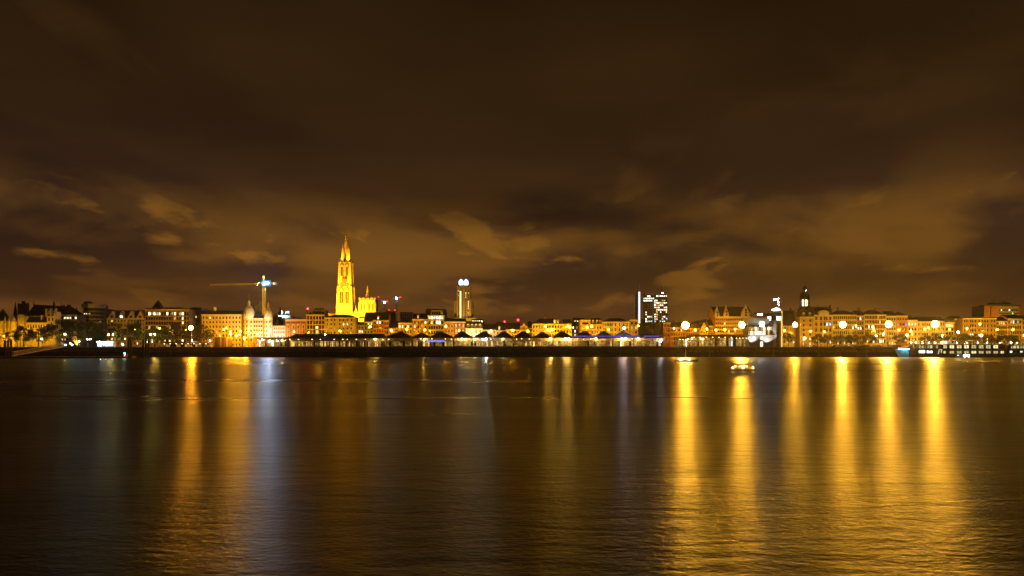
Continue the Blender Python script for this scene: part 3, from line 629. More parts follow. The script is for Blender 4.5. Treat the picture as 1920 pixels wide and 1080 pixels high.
# domed corner building
r = bldg('domed_building', 'long amber corner building with two pale domes and rows of windows', 378, 453, 589.6, 590, M_CREAM, depth=26, wy0=593.5, pitch=8.4, wh=4.3, cols=12, ww=2.6, roof=('mansard', 583), lit={}, litp=.07, pal='wy', surround=True)
def dome(px_, Y, yb, rad, ytop, cap, statue, fin, par):
    cx = X(px_, Y); cyy = Y + S(rad, Y) * .9; q = S(rad, Y); z = lambda p: Z(p, Y)
    m = MB(); m.lathe(cx, cyy, [(q, GZ), (q, z(yb + 1)), (q * 1.06, z(yb + .8)), (q * 1.06, z(yb))], 20); dr = m.build('drum', M_CREAM, par)
    prof = [(q * 1.02 * math.cos(a) ** .62, z(yb) + (z(ytop) - z(yb)) * math.sin(a)) for a in [R(d) for d in (0, 15, 30, 45, 58, 68, 76)]]
    m = MB(); m.lathe(cx, cyy, prof, 20); m.build('dome', M_DOMEW, par, smooth=True)
    m = MB(); zc = prof[-1][1]; m.lathe(cx, cyy, [(q * .45, zc - .2), (q * .45, zc + .5), (q * .16, zc + .8), (q * .14, z(cap) - .4)], 12)
    for k in range(6):
        a = k * math.pi / 3; m.tube((cx + q * .26 * math.cos(a), cyy + q * .26 * math.sin(a), zc + .5), (cx + q * .22 * math.cos(a), cyy + q * .22 * math.sin(a), z(cap) - .3), .14, n=5)
    m.lathe(cx, cyy, [(q * .24, z(cap) - .35), (q * .22, z(cap)), (q * .09, z(statue) - .5), (.08, z(statue))], 10); m.tube((cx, cyy, z(statue)), (cx, cyy, z(fin)), .08, .04, 5)
    m.build('cupola', M_TRIM, par)
    for rr in range(5):
        for k in (-40, 0, 40):
            a = R(-90 + k); inst('window', win('d'), dr, (cx + q * 1.02 * math.cos(a), cyy + q * 1.02 * math.sin(a), z(yb + 8 + rr * 8.4)), (S(2.4, Y), 1, S(4.4, Y)), a + math.pi / 2)
dome(463.5, 588, 597.5, 10.4, 574, 566, 561.5, 549, r)
mm = bldg('', '', 474, 493.4, 597, 590, M_CREAM, depth=24, wy0=601, pitch=8.2, wh=4.2, cols=4, ww=2.4, roof=('mansard', 591.5), parent=r, surround=True)
dome(500.5, 588, 598, 8.0, 578.5, 572, 566.5, 562, r)
flood((X(520, 588), 574, GZ), (X(464, 588), 594, 33), (1, .86, .5), 7e4, 'warm white flood lamp lighting the two pale domes', 60)
m = MB(); cx = X(401.4, 592); m.tube((cx, 592, Z(584, 592)), (cx, 592, Z(575.5, 592)), .08); o = tag(MB().tube((cx, 592, Z(590, 592)), (cx, 592, Z(574.5, 592)), .09).build('flagpole', M_STEEL, at=(cx, 592, Z(590, 592))), 'slim flagpole on the roof of the domed corner building', 'flagpole')
m = MB(); m.add([(cx + .1 + i * .28, 592 + .15 * math.sin(i * 1.4), Z(576 + dz, 592)) for dz in (0, 8) for i in range(7)], [(i, i + 1, i + 8, i + 7) for i in range(6)]); tag(m.build('flag', M_WHITE, at=(cx, 592, Z(584, 592))), 'small white flag hanging on the roof of the domed building', 'flag')

# twin turret church behind
t = thing('church_tower', 'grey twin lantern turrets rising between the two pale domes', 'church', (X(481, 690), 694, GZ)); Y = 690
for q, top, w in ((478.2, 568, 4.2), (485, 563.5, 4.0)):
    m = MB(); m.lathe(X(q, Y), Y + 4, [(S(w, Y), GZ), (S(w, Y), Z(586, Y)), (S(w * 1.15, Y), Z(585.5, Y)), (S(w * .8, Y), Z(584, Y)), (S(w * .8, Y), Z(577, Y)), (S(w, Y), Z(576.5, Y)), (S(w * .9, Y), Z(573, Y)), (S(w * .4, Y), Z(top + 2, Y)), (.1, Z(top, Y))], 8); m.build('turret', M_LEAD, t)

bldg('white_house', 'white floodlit low building next to the domed corner', 508, 534.6, 611, 592, M_WHITE, wy0=613.5, pitch=7.5, wh=4.4, cols=7, ww=1.9, roof=('flat',), litp=.12, pal='y', chim=((513, 604),))
flood((X(521, 592), 578, GZ), (X(521, 592), 592, 18), (1, .95, .85), 1.5e4, 'white flood lamp before the low white building', 120)
r = bldg('rooftop_hall', 'white hall with a cyan lit roof terrace above the low white building', 521, 545, 592, 640, M_WHITE, wy0=600, pitch=9, wh=4, cols=4, ww=2.6, roof=('flat',), cornice=True)
Y = 640; m = MB(); m.box(X(527, Y), X(529, Y), Y + 1, Y + 2.5, Z(592, Y), Z(582.5, Y)); m.box(X(532, Y), X(541, Y), Y + 2, Y + 7, Z(592, Y), Z(587, Y)); m.taper(X(537.5, Y), Y + 4, Z(587, Y), Z(582.6, Y), 2.0, 1.2); m.prism_y([(X(541, Y), Z(592, Y)), (X(545, Y), Z(592, Y)), (X(541, Y), Z(586, Y))], Y + 2, Y + 6); m.build('roof_pavilion', M_WHITE, r)
for q in (524, 531): flood((X(q, Y), Y - 2.5, Z(596, Y)), (X(q + 6, Y), Y + 3, Z(586, Y)), (.45, .85, 1), 9e3, 'cyan flood lamp under the white roof terrace, %s side' % ('domes' if q < 528 else 'brick house'), 130)
t = thing('church_spire', 'thin dark spire poking above the tree behind the white building', 'spire', (X(524, 720), 722, GZ))
m = MB(); m.lathe(X(524, 720), 722, [(2.2, GZ), (2.2, Z(586, 720)), (1.0, Z(583, 720)), (.06, Z(573, 720))], 8); m.build('spire', M_SLATE, t)

# brick house with pale window bays
r = bldg('brick_house', 'orange brick house with pale window bays and black cornice', 535, 574, 599, 590, M_OBRICK, wy0=610.5, pitch=9.6, wh=4.4, cols=4, ww=2.0, roof=('hip', 595), litp=.0, bands=False)
m = MB()
for px in spread(535.6, 573.4, 4, 1): m.box(X(px - 2.2, 590), X(px - 1.05, 590), 589.8, 589.997, GZ, Z(607.5, 590)); m.box(X(px + 1.05, 590), X(px + 2.2, 590), 589.8, 589.997, GZ, Z(607.5, 590)); m.box(X(px - 2.2, 590), X(px + 2.2, 590), 589.75, 589.99, Z(609.8, 590), Z(608, 590))
m.build('window_bay', M_YEL, r)
for px in spread(535.6, 573.4, 4, 1):
    for d in (-2.6, 0, 2.6): inst('window', win('d'), r, (X(px + d, 590), 589.93, Z(606, 590)), (S(1.8, 590), 1, S(2.6, 590)))
m = MB(); m.box(X(535, 590), X(574, 590), 589.5, 589.996, Z(600.2, 590), Z(598.2, 590)); m.build('black_cornice', M_DARK, r)

r = bldg('glass_building', 'modern amber building of tall window strips with stepped roof', 574.4, 609, 590, 590, M_YEL, wy0=592.5, pitch=8.7, wh=6.6, cols=6, ww=3.6, roof=('flat',), lit={(3, 3): 'y'}, dark=True, bands=True)
m = MB(); m.box(X(577.5, 594), X(610, 594), 594, 602, Z(590, 594), Z(581.5, 594)); m.box(X(590, 597), X(605, 597), 597, 601, Z(581.5, 597), Z(577.5, 597)); pz_ = m.build('penthouse', M_BROWN, r)
for q in (582, 588, 594, 600, 606): inst('window', win('d'), pz_, (X(q, 594), 593.92, Z(588.5, 594)), (S(3.6, 594), 1, S(4.5, 594)))
r = bldg('cream_house', 'broad cream house front with three rows of seven windows', 609.2, 666, 595.5, 588, M_CREAM, wy0=597.8, pitch=7.9, wh=4.2, cols=7, ww=2.4, roof=('hip', 589.8), lit={(1, 4): 'W', (1, 5): 'W', (2, 2): 'w'}, bands=False, surround=True, wx=[614, 621, 627.5, 637, 644, 651.5, 659])
bldg('pale_house', 'small pale house squeezed between cream front and dark roofs', 666.4, 682, 609, 594, M_PINK, wy0=612, pitch=7.5, wh=4.4, cols=3, ww=2.2, roof=('gable', 604), rm=M_TILE, lit={(1, 1): 'W', (1, 2): 'W'})
bldg('green_house', 'greenish house under a high dark roof beside the pale house', 682.4, 699.5, 603.5, 591, M_GREEN, wy0=604.5, pitch=8, wh=4.4, cols=3, ww=2.4, roof=('gable', 586), lit={(0, 1): 'W', (0, 2): 'W', (1, 1): 'y'}, bands=False)
bldg('brown_house', 'brown house with bright attic window right of the greenish house', 700, 720, 600.5, 590, M_OBRICK, wy0=602.5, pitch=8, wh=4.4, cols=4, ww=2.2, roof=('gable', 586), dorm=((709, 'y'),), lit={(0, 1): 'W', (0, 2): 'W', (1, 2): 'd'}, chim=((715, 582),))
bldg('brown_house', 'narrow brown house with a tall dark gable roof', 720.4, 728.5, 601, 591, M_OBRICK, wy0=605, pitch=8, wh=4.2, cols=2, ww=2, roof=('gable', 584), chim=((727, 581.5),))
bldg('dark_house', 'dark warehouse gable set back behind the low yellow house', 727, 737.5, 591, 622, M_DKBRICK, wy0=600, pitch=9, wh=4, cols=1, ww=2.4, roof=('gable', 584.5), cornice=False, bands=False)
bldg('yellow_house', 'low yellow house under a broad dark roof', 728.9, 745.6, 615, 592, M_YEL, wy0=617, pitch=7.6, wh=4.4, cols=3, ww=2.2, roof=('gable', 603), lit={(0, 0): 'W'})
bldg('yellow_house', 'yellow house with a row of glowing upper windows', 746, 773.4, 605.5, 590, M_YEL, wy0=609.5, pitch=9.5, wh=5.0, cols=5, ww=2.6, roof=('hip', 597.5), lit={(0, 0): 'W', (0, 1): 'W', (0, 3): 'W', (1, 0): 'd'}, surround=True)
bldg('grey_building', 'flat grey building standing behind the yellow houses', 750, 774, 587, 690, M_GREY, wy0=590, pitch=6, wh=3, cols=6, ww=2, roof=('flat',), litp=0, cornice=False)
bldg('amber_house', 'amber house with a single dormer in its black roof', 774, 801.6, 598.5, 590, M_CREAM, wy0=602, pitch=8.6, wh=4.6, cols=4, ww=2.2, roof=('gable', 588.5), dorm=((783.5, 'y'),), lit={(0, 3): 'W', (1, 0): 'W', (1, 2): 'y'}, surround=True)
r = bldg('glazed_house', 'tall amber house with one fully lit glazed floor', 802, 832, 591, 588, M_CREAM, wy0=592, pitch=9.4, wh=6.4, cols=6, ww=3.9, roof=('flat',), lit={(0, 0): 'y', (0, 1): 'W', (0, 2): 'W', (0, 3): 'W', (0, 4): 'W', (0, 5): 'y', (1, 1): 'y', (1, 3): 'W', (1, 4): 'W'}, bands=False)
m = MB(); Y = 592; wl = [(X(q - 1.6, Y), X(q + 1.6, Y), Z(590, Y), Z(584.2, Y)) for q in (811, 815.4, 819.8, 824)]; wall_open(m, X(808, Y), X(827, Y), Y, Z(591, Y), Z(582, Y), wl); m.box(X(808, Y), X(827, Y), Y + .4, Y + 8, Z(591, Y), Z(582, Y) - .01); po = m.build('penthouse', M_YEL, r)
for o in wl: inst('window', win('d', dark=True), po, ((o[0] + o[1]) / 2, Y + .2, o[2]), (o[1] - o[0], 1, o[3] - o[2]))
r = bldg('dark_building', 'black stair block rising behind the glazed house', 798, 835.5, 581.5, 610, M_DARK, wy0=586, pitch=9, wh=3.5, cols=3, ww=2, roof=('flat',), cornice=False, bands=False, lit={(0, 2): 'w'})
m = MB(); m.box(X(800, 611), X(806, 611), 611, 616, Z(582, 611), Z(578.6, 611)); m.build('lift_housing', M_DARK, r)
bldg('yellow_house', 'plain yellow house with one glowing window below a black roof', 833, 850.6, 603, 590, M_YEL, wy0=609.5, pitch=9, wh=4.2, cols=3, ww=2, roof=('gable', 597), lit={(0, 0): 'W'}, bands=False)
r = bldg('brick_house', 'red brick house with tall pale window panels', 851, 872.6, 603.5, 590, M_BRICK, wy0=607, pitch=10, wh=7, cols=3, ww=3.6, roof=('gable', 597.5), bands=True, lit={(0, None): 'w', (1, None): 'w'})
bldg('white_house', 'bright white house front with four pale dormers', 873, 904.6, 615.4, 588, M_WHITE, wy0=619, pitch=9, wh=5, cols=4, ww=2.4, roof=('mansard', 604.5), dorm=((877.5, 'd'), (885, 'd'), (892.5, 'd'), (900, 'd')), lit={(0, 0): 'y'}, bands=False, surround=True)
flood((X(889, 588), 577, GZ), (X(889, 588), 588, 15), (1, .86, .55), 1.3e4, 'warm flood lamp before the bright white dormer house', 125)
bldg('penthouse_block', 'flat block with a row of white lit top windows', 884, 906, 600, 640, M_DARK, wy0=601, pitch=8, wh=4.4, cols=5, ww=3.2, roof=('flat',), lit={(0, None): 'W'}, cornice=False, bands=False)
bldg('pale_house', 'pale pink house with lit facade beside the white dormer house', 905, 929.4, 618.5, 590, M_PINK, wy0=620.5, pitch=8, wh=4.6, cols=5, ww=2.2, roof=('gable', 608), lit={(0, 0): 'W', (0, 2): 'W', (0, 3): 'y'}, chim=((910, 605),))
flood((X(914, 588), 577, GZ), (X(914, 590), 590, 15), (1, .84, .62), 6e3, 'warm flood lamp before the pale pink house', 125)
bldg('house', 'low amber house whose dark roof holds one lit dormer', 929.8, 948, 620, 590, M_YEL, wy0=622, pitch=8, wh=4.2, cols=3, ww=2.2, roof=('gable', 604.5), dorm=((936, 'W'),), chim=((944, 600),))
bldg('house', 'low amber house between the lit dormer and the pointed gable', 948.4, 975, 618, 590, M_YEL, wy0=620, pitch=8, wh=4.4, cols=5, ww=2.2, roof=('gable', 606), litp=.1)
bldg('gable_house', 'narrow house with steep pointed amber gable', 975.4, 989, 617, 588, M_CREAM, wy0=612, pitch=8.6, wh=4.6, cols=2, ww=2.2, roof=('front', 605.5), cornice=False)
bldg('house', 'small house with brown dark roof right of the pointed gable', 989.4, 997.4, 615, 592, M_BROWN, wy0=618, pitch=8, wh=4.2, cols=2, ww=2, roof=('gable', 603.5))
bldg('townhouse', 'broad amber townhouse with arched upper windows and two round dormers', 998, 1055, 607.3, 588, M_CREAM, wy0=610, pitch=8.2, wh=4.8, cols=11, ww=2.6, roof=('hip', 597.5), dorm=((1040, 'y'), (1046, 'y')), chim=((1023.5, 591.5),), lit={(1, c): 'w' for c in range(1, 5)} | {(2, 1): 'y', (2, 2): 'y', (1, 6): 'y'}, surround=True)
bldg('house', 'amber house under a long flat black roof right of the townhouse', 1055.4, 1072, 607, 590, M_YEL, wy0=611, pitch=8.6, wh=4.6, cols=3, ww=2.2, roof=('gable', 599.5), litp=.1)
bldg('dark_house', 'dark recessed front with lit windows between two amber houses', 1072.4, 1087.6, 605, 612, M_DARK, wy0=612, pitch=7, wh=4.4, cols=4, ww=2.2, roof=('flat',), lit={(0, 0): 'W', (1, 1): 'W', (2, 1): 'W', (0, 2): 'w'}, cornice=False, bands=False)
bldg('penthouse_block', 'far flat block with two small white windows above the recessed front', 1075, 1096, 597.5, 660, M_DARK, wy0=601, pitch=9, wh=4, cols=4, ww=2.4, roof=('flat',), lit={(0, 0): 'W', (0, 1): 'W'}, cornice=False, bands=False)
bldg('modern_house', 'plain amber house with long ribbon windows', 1088, 1107, 600, 588, M_CREAM, wy0=604, pitch=8.6, wh=4.0, cols=1, ww=12, roof=('flat',), bands=False)
bldg('house', 'amber house with three round dormers in a black mansard', 1107.4, 1129, 608, 590, M_YEL, wy0=612, pitch=8.8, wh=4.6, cols=4, ww=2.2, roof=('mansard', 598.5), dorm=(1112, 1119.6, 1125.6), surround=True)
r = bldg('long_house', 'cream corner house with many narrow tall windows', 1130, 1180, 603.5, 588, M_CREAM, wy0=606, pitch=9.4, wh=5.6, cols=10, ww=2.0, roof=('hip', 596.5), wx=[1132.5, 1135.5, 1138.5, 1141.5, 1144.5, 1147.5, 1154, 1161.5, 1169, 1176], surround=True, chim=((1142, 598),))
bldg('house', 'amber house with paired arched windows beside the glass tower', 1180.4, 1197, 599.5, 590, M_YEL, wy0=603, pitch=8.6, wh=5.4, cols=2, ww=3.8, roof=('flat',), surround=True, bars=True, litp=.0, lit={(1, 0): 'w', (1, 1): 'w', (2, 0): 'w'})
bldg('house', 'orange brown gable wall beside the trees under the glass tower', 1243.5, 1257, 605, 594, M_OBRICK, wy0=609, pitch=9, wh=4, cols=2, ww=2, roof=('flat',), litp=.1)
bldg('house', 'brown houses front behind the tall lamp', 1257.4, 1285, 614, 592, M_OBRICK, wy0=617, pitch=8, wh=4.4, cols=6, ww=2, roof=('gable', 605), litp=.1, chim=((1262, 602),))
bldg('house', 'brown house with plain tiled roof left of the pointed gable wall', 1285.4, 1312, 615.5, 592, M_OBRICK, wy0=618, pitch=8, wh=4.4, cols=6, ww=2, roof=('gable', 606.5), rm=M_TILE, litp=.1)
bldg('gable_house', 'pale pointed gable wall before a rounded dark roof', 1313, 1328, 619, 588, M_CREAM, wy0=620.5, pitch=8, wh=4, cols=3, ww=2, roof=('front', 604), cornice=False)
t = thing('vaulted_hall', 'dark rounded vault roof behind the pointed gable wall', 'building', (X(1322, 640), 650, GZ)); Y = 640
m = MB(); m.prism_y([(X(1322 + 15 * math.cos(R(a)), Y), Z(614 - 15.5 * math.sin(R(a)), Y)) for a in range(0, 181, 15)], Y, Y + 25); m.build('vault_roof', M_SLATE, t)
m = MB(); m.box(X(1307, Y), X(1337, Y), Y + .2, Y + 24.8, GZ, Z(614, Y)); m.build('wall', M_DKBRICK, t)
bldg('house', 'narrow amber house left of the big brick gables', 1329, 1340.6, 611, 591, M_YEL, wy0=614, pitch=8, wh=4.4, cols=3, ww=1.8, roof=('gable', 600), chim=((1331, 597),))

def guild_building():
    Y = 586
    r = bldg('brick_hall', 'large brick hall with ornate stepped gables and many window rows', 1341, 1412, 593.6, Y, M_OBRICK, depth=24, wy0=597, pitch=7.4, wh=4.2, cols=18, ww=2.2, roof=('gable', 575.5), surround=True, litp=.05, lit={(1, 4): 'W', (3, 6): 'y', (3, 9): 'y'})
    def ornate(px_, w, yb, yt):
        z = lambda p: Z(p, Y); x = lambda p: X(p, Y)
        h = yb - yt
        pts = [(-1, 0), (-1, .22), (-.72, .26), (-.72, .5), (-.5, .56), (-.46, .76), (-.24, .8), (-.18, .95), (0, 1.0)]
        poly = [(x(px_ + a * w), z(yb - b * h)) for a, b in pts] + [(x(px_ - a * w), z(yb - b * h)) for a, b in pts[-2::-1]]
        m = MB(); m.prism_y(poly[::-1], Y - .7, Y + 3); o = m.build('stepped_gable', M_CREAM, r)
        m = MB(); m.taper(x(px_), Y, z(yt + .5), z(yt - 3.6), .45, .05)
        for s in (-1, 1): m.taper(x(px_ + s * w * .94), Y, z(yb - .22 * h), z(yb - .5 * h), .4, .05)
        m.build('pinnacle', M_TRIM, o)
        for dy in ((.08, .4) if w < 6 else (.06, .32, .58)): inst('window', win('d'), o, (x(px_), Y - .76, z(yb - dy * h)), (S(min(3.6, w * .6), Y), 1, S(h * .2, Y)))
    ornate(1344.5, 4.0, 595, 577.5); ornate(1361.5, 4.6, 594, 575.5); ornate(1398, 8.5, 594, 575.0)
guild_building()
r = bldg('house', 'house with a huge dark roof right of the white river pavilion', 1468.5, 1491.5, 611, 590, M_YEL, wy0=613.6, pitch=8.4, wh=4.2, cols=4, ww=2.2, roof=('gable', 583), chim=((1482, 579),), litp=.12)
bldg('house', 'tall narrow amber wall left of the mansard house', 1492, 1500, 582, 596, M_YEL, wy0=590, pitch=9, wh=4.4, cols=1, ww=2.2, roof=('flat',))
bldg('mansard_house', 'amber house with mansard roof and two round dormers below the dark dome', 1500.4, 1526, 594, 588, M_CREAM, wy0=598.5, pitch=8.7, wh=5.2, cols=2, ww=3.2, roof=('mansard', 583.5), dorm=(1507.5, 1519), surround=True, quoin=True, lit={(4, 0): 'W', (4, 1): 'y'})
r = bldg('palace_house', 'ornate amber house with arched pediment and blue lit windows', 1526.4, 1561, 590.5, 588, M_CREAM, wy0=593.5, pitch=11, wh=6.6, cols=5, ww=3.0, roof=('hip', 583.5), wx=[1530.5, 1539.5, 1546.5, 1550.8, 1556.8], lit={(1, 3): 'c', (1, 4): 'b', (1, 1): 'd'}, surround=True, quoin=True)
Y = 588; m = MB(); m.box(X(1534.6, Y), X(1553, Y), Y - 1.1, Y - .6, Z(591, Y), Z(587.5, Y)); m.prism_y([(X(1543.8 + 9.6 * math.cos(R(a)), Y), Z(587.4 - 5.6 * math.sin(R(a)), Y)) for a in range(0, 181, 18)], Y - 1.2, Y + 1.5); m.build('pediment', M_TRIM, r)
m = MB()
for q in (1535.4, 1543, 1552.4): m.box(X(q - .8, Y), X(q + .8, Y), Y - .5, Y - .01, GZ, Z(591, Y))
m.build('giant_pilaster', M_TRIM, r)
bldg('long_house', 'long amber house with a dark attic and even window grid', 1561.4, 1606, 590.3, 590, M_YEL, wy0=592.6, pitch=9.4, wh=5.8, cols=11, ww=2.4, roof=('hip', 582), litp=.08, chim=((1571, 577),), surround=True, lit={(2, 9): 'W'})
bldg('dark_house', 'narrow darker front between two long amber houses', 1606.4, 1621, 592, 592, M_BROWN, wy0=595, pitch=9, wh=5, cols=3, ww=2.4, roof=('gable', 583), lit={(0, 1): 'W', (2, 0): 'W', (2, 1): 'W'}, chim=((1610, 578),))
bldg('long_house', 'amber office front with dense tall window ribbons', 1621.4, 1661, 590, 590, M_YEL, wy0=591.6, pitch=9, wh=6.2, cols=13, ww=2.2, roof=('hip', 581), dark=True, litp=.06, lit={(2, 2): 'W', (2, 4): 'W', (2, 5): 'c'}, chim=((1640, 579),))
bldg('house', 'slim amber house beside the dense window ribbons', 1661.4, 1680.6, 592.5, 590, M_CREAM, wy0=596, pitch=9, wh=5, cols=4, ww=2.4, roof=('gable', 584), litp=.15, surround=True)
bldg('brick_house', 'brick house with violet lit windows', 1681, 1701.6, 592, 590, M_OBRICK, wy0=596, pitch=9.6, wh=5, cols=4, ww=2.2, roof=('hip', 585), lit={(1, 0): 'p', (1, 3): 'p', (3, 0): 'p'}, surround=True)
bldg('yellow_house', 'bright yellow house with three glowing upper windows', 1702, 1720, 600, 588, M_YEL, wy0=604.5, pitch=9.5, wh=6, cols=3, ww=3.0, roof=('hip', 591), lit={(0, None): 'W', (2, 1): 'y'}, surround=True, quoin=True)
bldg('house', 'amber house right of the three glowing windows', 1720.4, 1745, 603, 590, M_CREAM, wy0=606, pitch=9, wh=5, cols=6, ww=2.2, roof=('gable', 594), litp=.15, surround=True)
bldg('house', 'plain amber house behind the tall lamp before the ship', 1745.4, 1772, 602, 590, M_YEL, wy0=605.5, pitch=9, wh=5, cols=6, ww=2.2, roof=('gable', 594.5), litp=.1)
bldg('modern_house', 'amber house of wide panes with one lit shop lamp row', 1772.4, 1789, 604, 588, M_YEL, wy0=607.5, pitch=7.6, wh=5, cols=3, ww=4.4, roof=('flat',), lit={(0, 1): 'W', (0, 0): 'y'}, dark=True)
bldg('dark_house', 'darker brown house with plain wall left of the large cream block', 1789.4, 1805, 598, 596, M_BROWN, wy0=606, pitch=9, wh=4, cols=2, ww=2.2, roof=('gable', 593), litp=.1, bands=False)
bldg('cream_block', 'large cream apartment block with four rows of dark windows', 1805.4, 1868, 596.5, 588, M_CREAM, wy0=599.5, pitch=8.6, wh=5, cols=11, ww=2.6, roof=('flat',), lit={(3, 2): 'W', (3, 3): 'W', (3, 5): 'W'}, bands=False, wx=[1809, 1813, 1820, 1824, 1829, 1836, 1842, 1847, 1852, 1859.5, 1864.5])
bldg('ornate_house', 'ornate amber house with yellow lit small arched windows', 1868.4, 1889, 602, 590, M_CREAM, wy0=603, pitch=8.8, wh=5.4, cols=5, ww=2.2, roof=('gable', 595), lit={(0, 1): 'y', (0, 2): 'y', (0, 3): 'y'}, surround=True)
bldg('ornate_house', 'ornate amber house with green lit upper windows', 1889.4, 1916, 597.5, 590, M_CREAM, wy0=600.5, pitch=10, wh=6.2, cols=6, ww=2.4, roof=('gable', 590.5), lit={(0, 1): 'w', (0, 2): 'c', (0, 4): 'g'}, surround=True, quoin=True)
bldg('house', 'amber house beyond the green lit windows', 1916.4, 1944, 600, 590, M_YEL, wy0=603, pitch=9, wh=5.2, cols=6, ww=2.4, roof=('gable', 592), litp=.1)
# tower block behind at the right
t = bldg('tower_block', 'orange and grey tower block with rooftop plant behind the cream block', 1844, 1914, 574, 720, M_GREY, depth=18, wy0=580, pitch=6, wh=3, cols=16, ww=2.6, roof=('flat',), litp=.12, pal='c', cornice=False, bands=False, wx=[1875 + 3 * i for i in range(13)], lit={(1, 8): 'g'})
Y = 720; m = MB(); m.box(X(1843.6, Y), X(1855, Y), Y - 1.2, Y - .01, GZ, Z(573, Y)); m.box(X(1857, Y), X(1871.5, Y), Y - 1.2, Y - .01, GZ, Z(573, Y)); m.box(X(1909.6, Y), X(1914, Y), Y - 1.2, Y - .01, GZ, Z(574.5, Y)); m.build('orange_cladding', M_OBRICK, t)
m = MB(); m.box(X(1850, Y), X(1908, Y), Y - 2.4, Y + 12, Z(573.6, Y), Z(571.2, Y)); m.box(X(1862, Y), X(1898, Y), Y + 2, Y + 9, Z(571.2, Y), Z(567.5, Y)); m.build('roof_slab', M_DARK, t)
m = MB()
for q, h in ((1863, 562.5), (1867, 564), (1872, 563), (1876, 564.5), (1883, 564), (1888, 562.5), (1892, 565)): m.box(X(q - .6, Y), X(q + .6, Y), Y + 3, Y + 4, Z(567.5, Y), Z(h, Y))
m.build('antenna', M_STEEL, t)
flood((X(1862, 720), 690, GZ), (X(1866, 720), 720, 34), (1, .45, .03), 1.1e5, 'added amber flood lamp at the foot of the orange tower block', 70)  # added beam standing in for street light behind the front row

# domed church
def domed_church():
    Y = 690; z = lambda p: Z(p, Y); t = thing('domed_church_tower', 'dark domed church tower with white lit arcade ring', 'tower', (X(1514, Y), Y + 8, GZ)); cx = X(1513.6, Y); cyy = Y + 6; u = S(1, Y)
    m = MB(); m.box(cx - 14 * u, cx + 14 * u, Y, Y + 14, GZ, z(583)); m.build('wall', M_DKBRICK, t)
    m = MB(); m.lathe(cx, cyy, [(10.6 * u, z(583.2)), (10.0 * u, z(575)), (10.4 * u, z(574.6)), (10.4 * u, z(573.6)), (7.0 * u, z(573.4))], 12); m.build('tower_base', M_DKBRICK, t)
    m = MB(); m.lathe(cx, cyy, [(6.6 * u, z(573.4)), (6.6 * u, z(561.6))], 8, a0=R(22.5)); m.build('lit_room', lit_glass('lit_belfry', (1, .86, .5), 5.5, (.7, .4, .08)), t)
    m = MB()
    for k in range(8):
        a = R(22.5 + 45 * k); x, y = cx + 7.9 * u * math.cos(a), cyy + 7.9 * u * math.sin(a); m.tube((x, y, z(573.4)), (x, y, z(561.4)), 1.25 * u, n=6)
    for k in range(8):
        a0, a1 = R(22.5 + 45 * k), R(67.5 + 45 * k); am = (a0 + a1) / 2; p = lambda a, r: (cx + r * u * math.cos(a), cyy + r * u * math.sin(a)); x, y = p(am, 7.4); m.tube((x, y, z(573.4)), (x, y, z(563)), .28 * u, n=4)
    m.build('arcade_pier', M_DARK, t)
    m = MB(); m.lathe(cx, cyy, [(8.8 * u, z(561.5)), (9.0 * u, z(560)), (8.9 * u, z(556)), (8.0 * u, z(550.5)), (5.8 * u, z(547)), (3.2 * u, z(545.2))], 16); m.build('dome', M_SLATE, t, smooth=True)
    m = MB(); m.lathe(cx, cyy, [(2.4 * u, z(545.3)), (2.4 * u, z(542.5)), (3.2 * u, z(542)), (3.6 * u, z(540.4)), (2.4 * u, z(537)), (.8 * u, z(535.5)), (.5 * u, z(532)), (.1 * u, z(528.5))], 10); lt = m.build('lantern', M_SLATE, t)
    m = MB(); m.ball((cx + 1.0 * u, cyy - 3 * u, z(544)), .5 * u); m.build('lantern_light', G_SMALLC, lt)
    for dx in (-9, 9): m = MB(); m.taper(cx + dx * u, Y + 1, z(584), z(576), 1.3 * u, .9 * u); m.taper(cx + dx * u, Y + 1, z(576), z(572.5), .8 * u, .06); m.build('corner_turret', M_DKBRICK, t)
domed_church()
bldg('dark_roof_house', 'dark high roof with ornaments behind the arched pediment', 1527, 1560, 582, 640, M_DKBRICK, wy0=590, pitch=9, wh=4, cols=4, ww=2, roof=('gable', 575.5), chim=((1533, 573.5), (1556, 573)), cornice=False, bands=False)

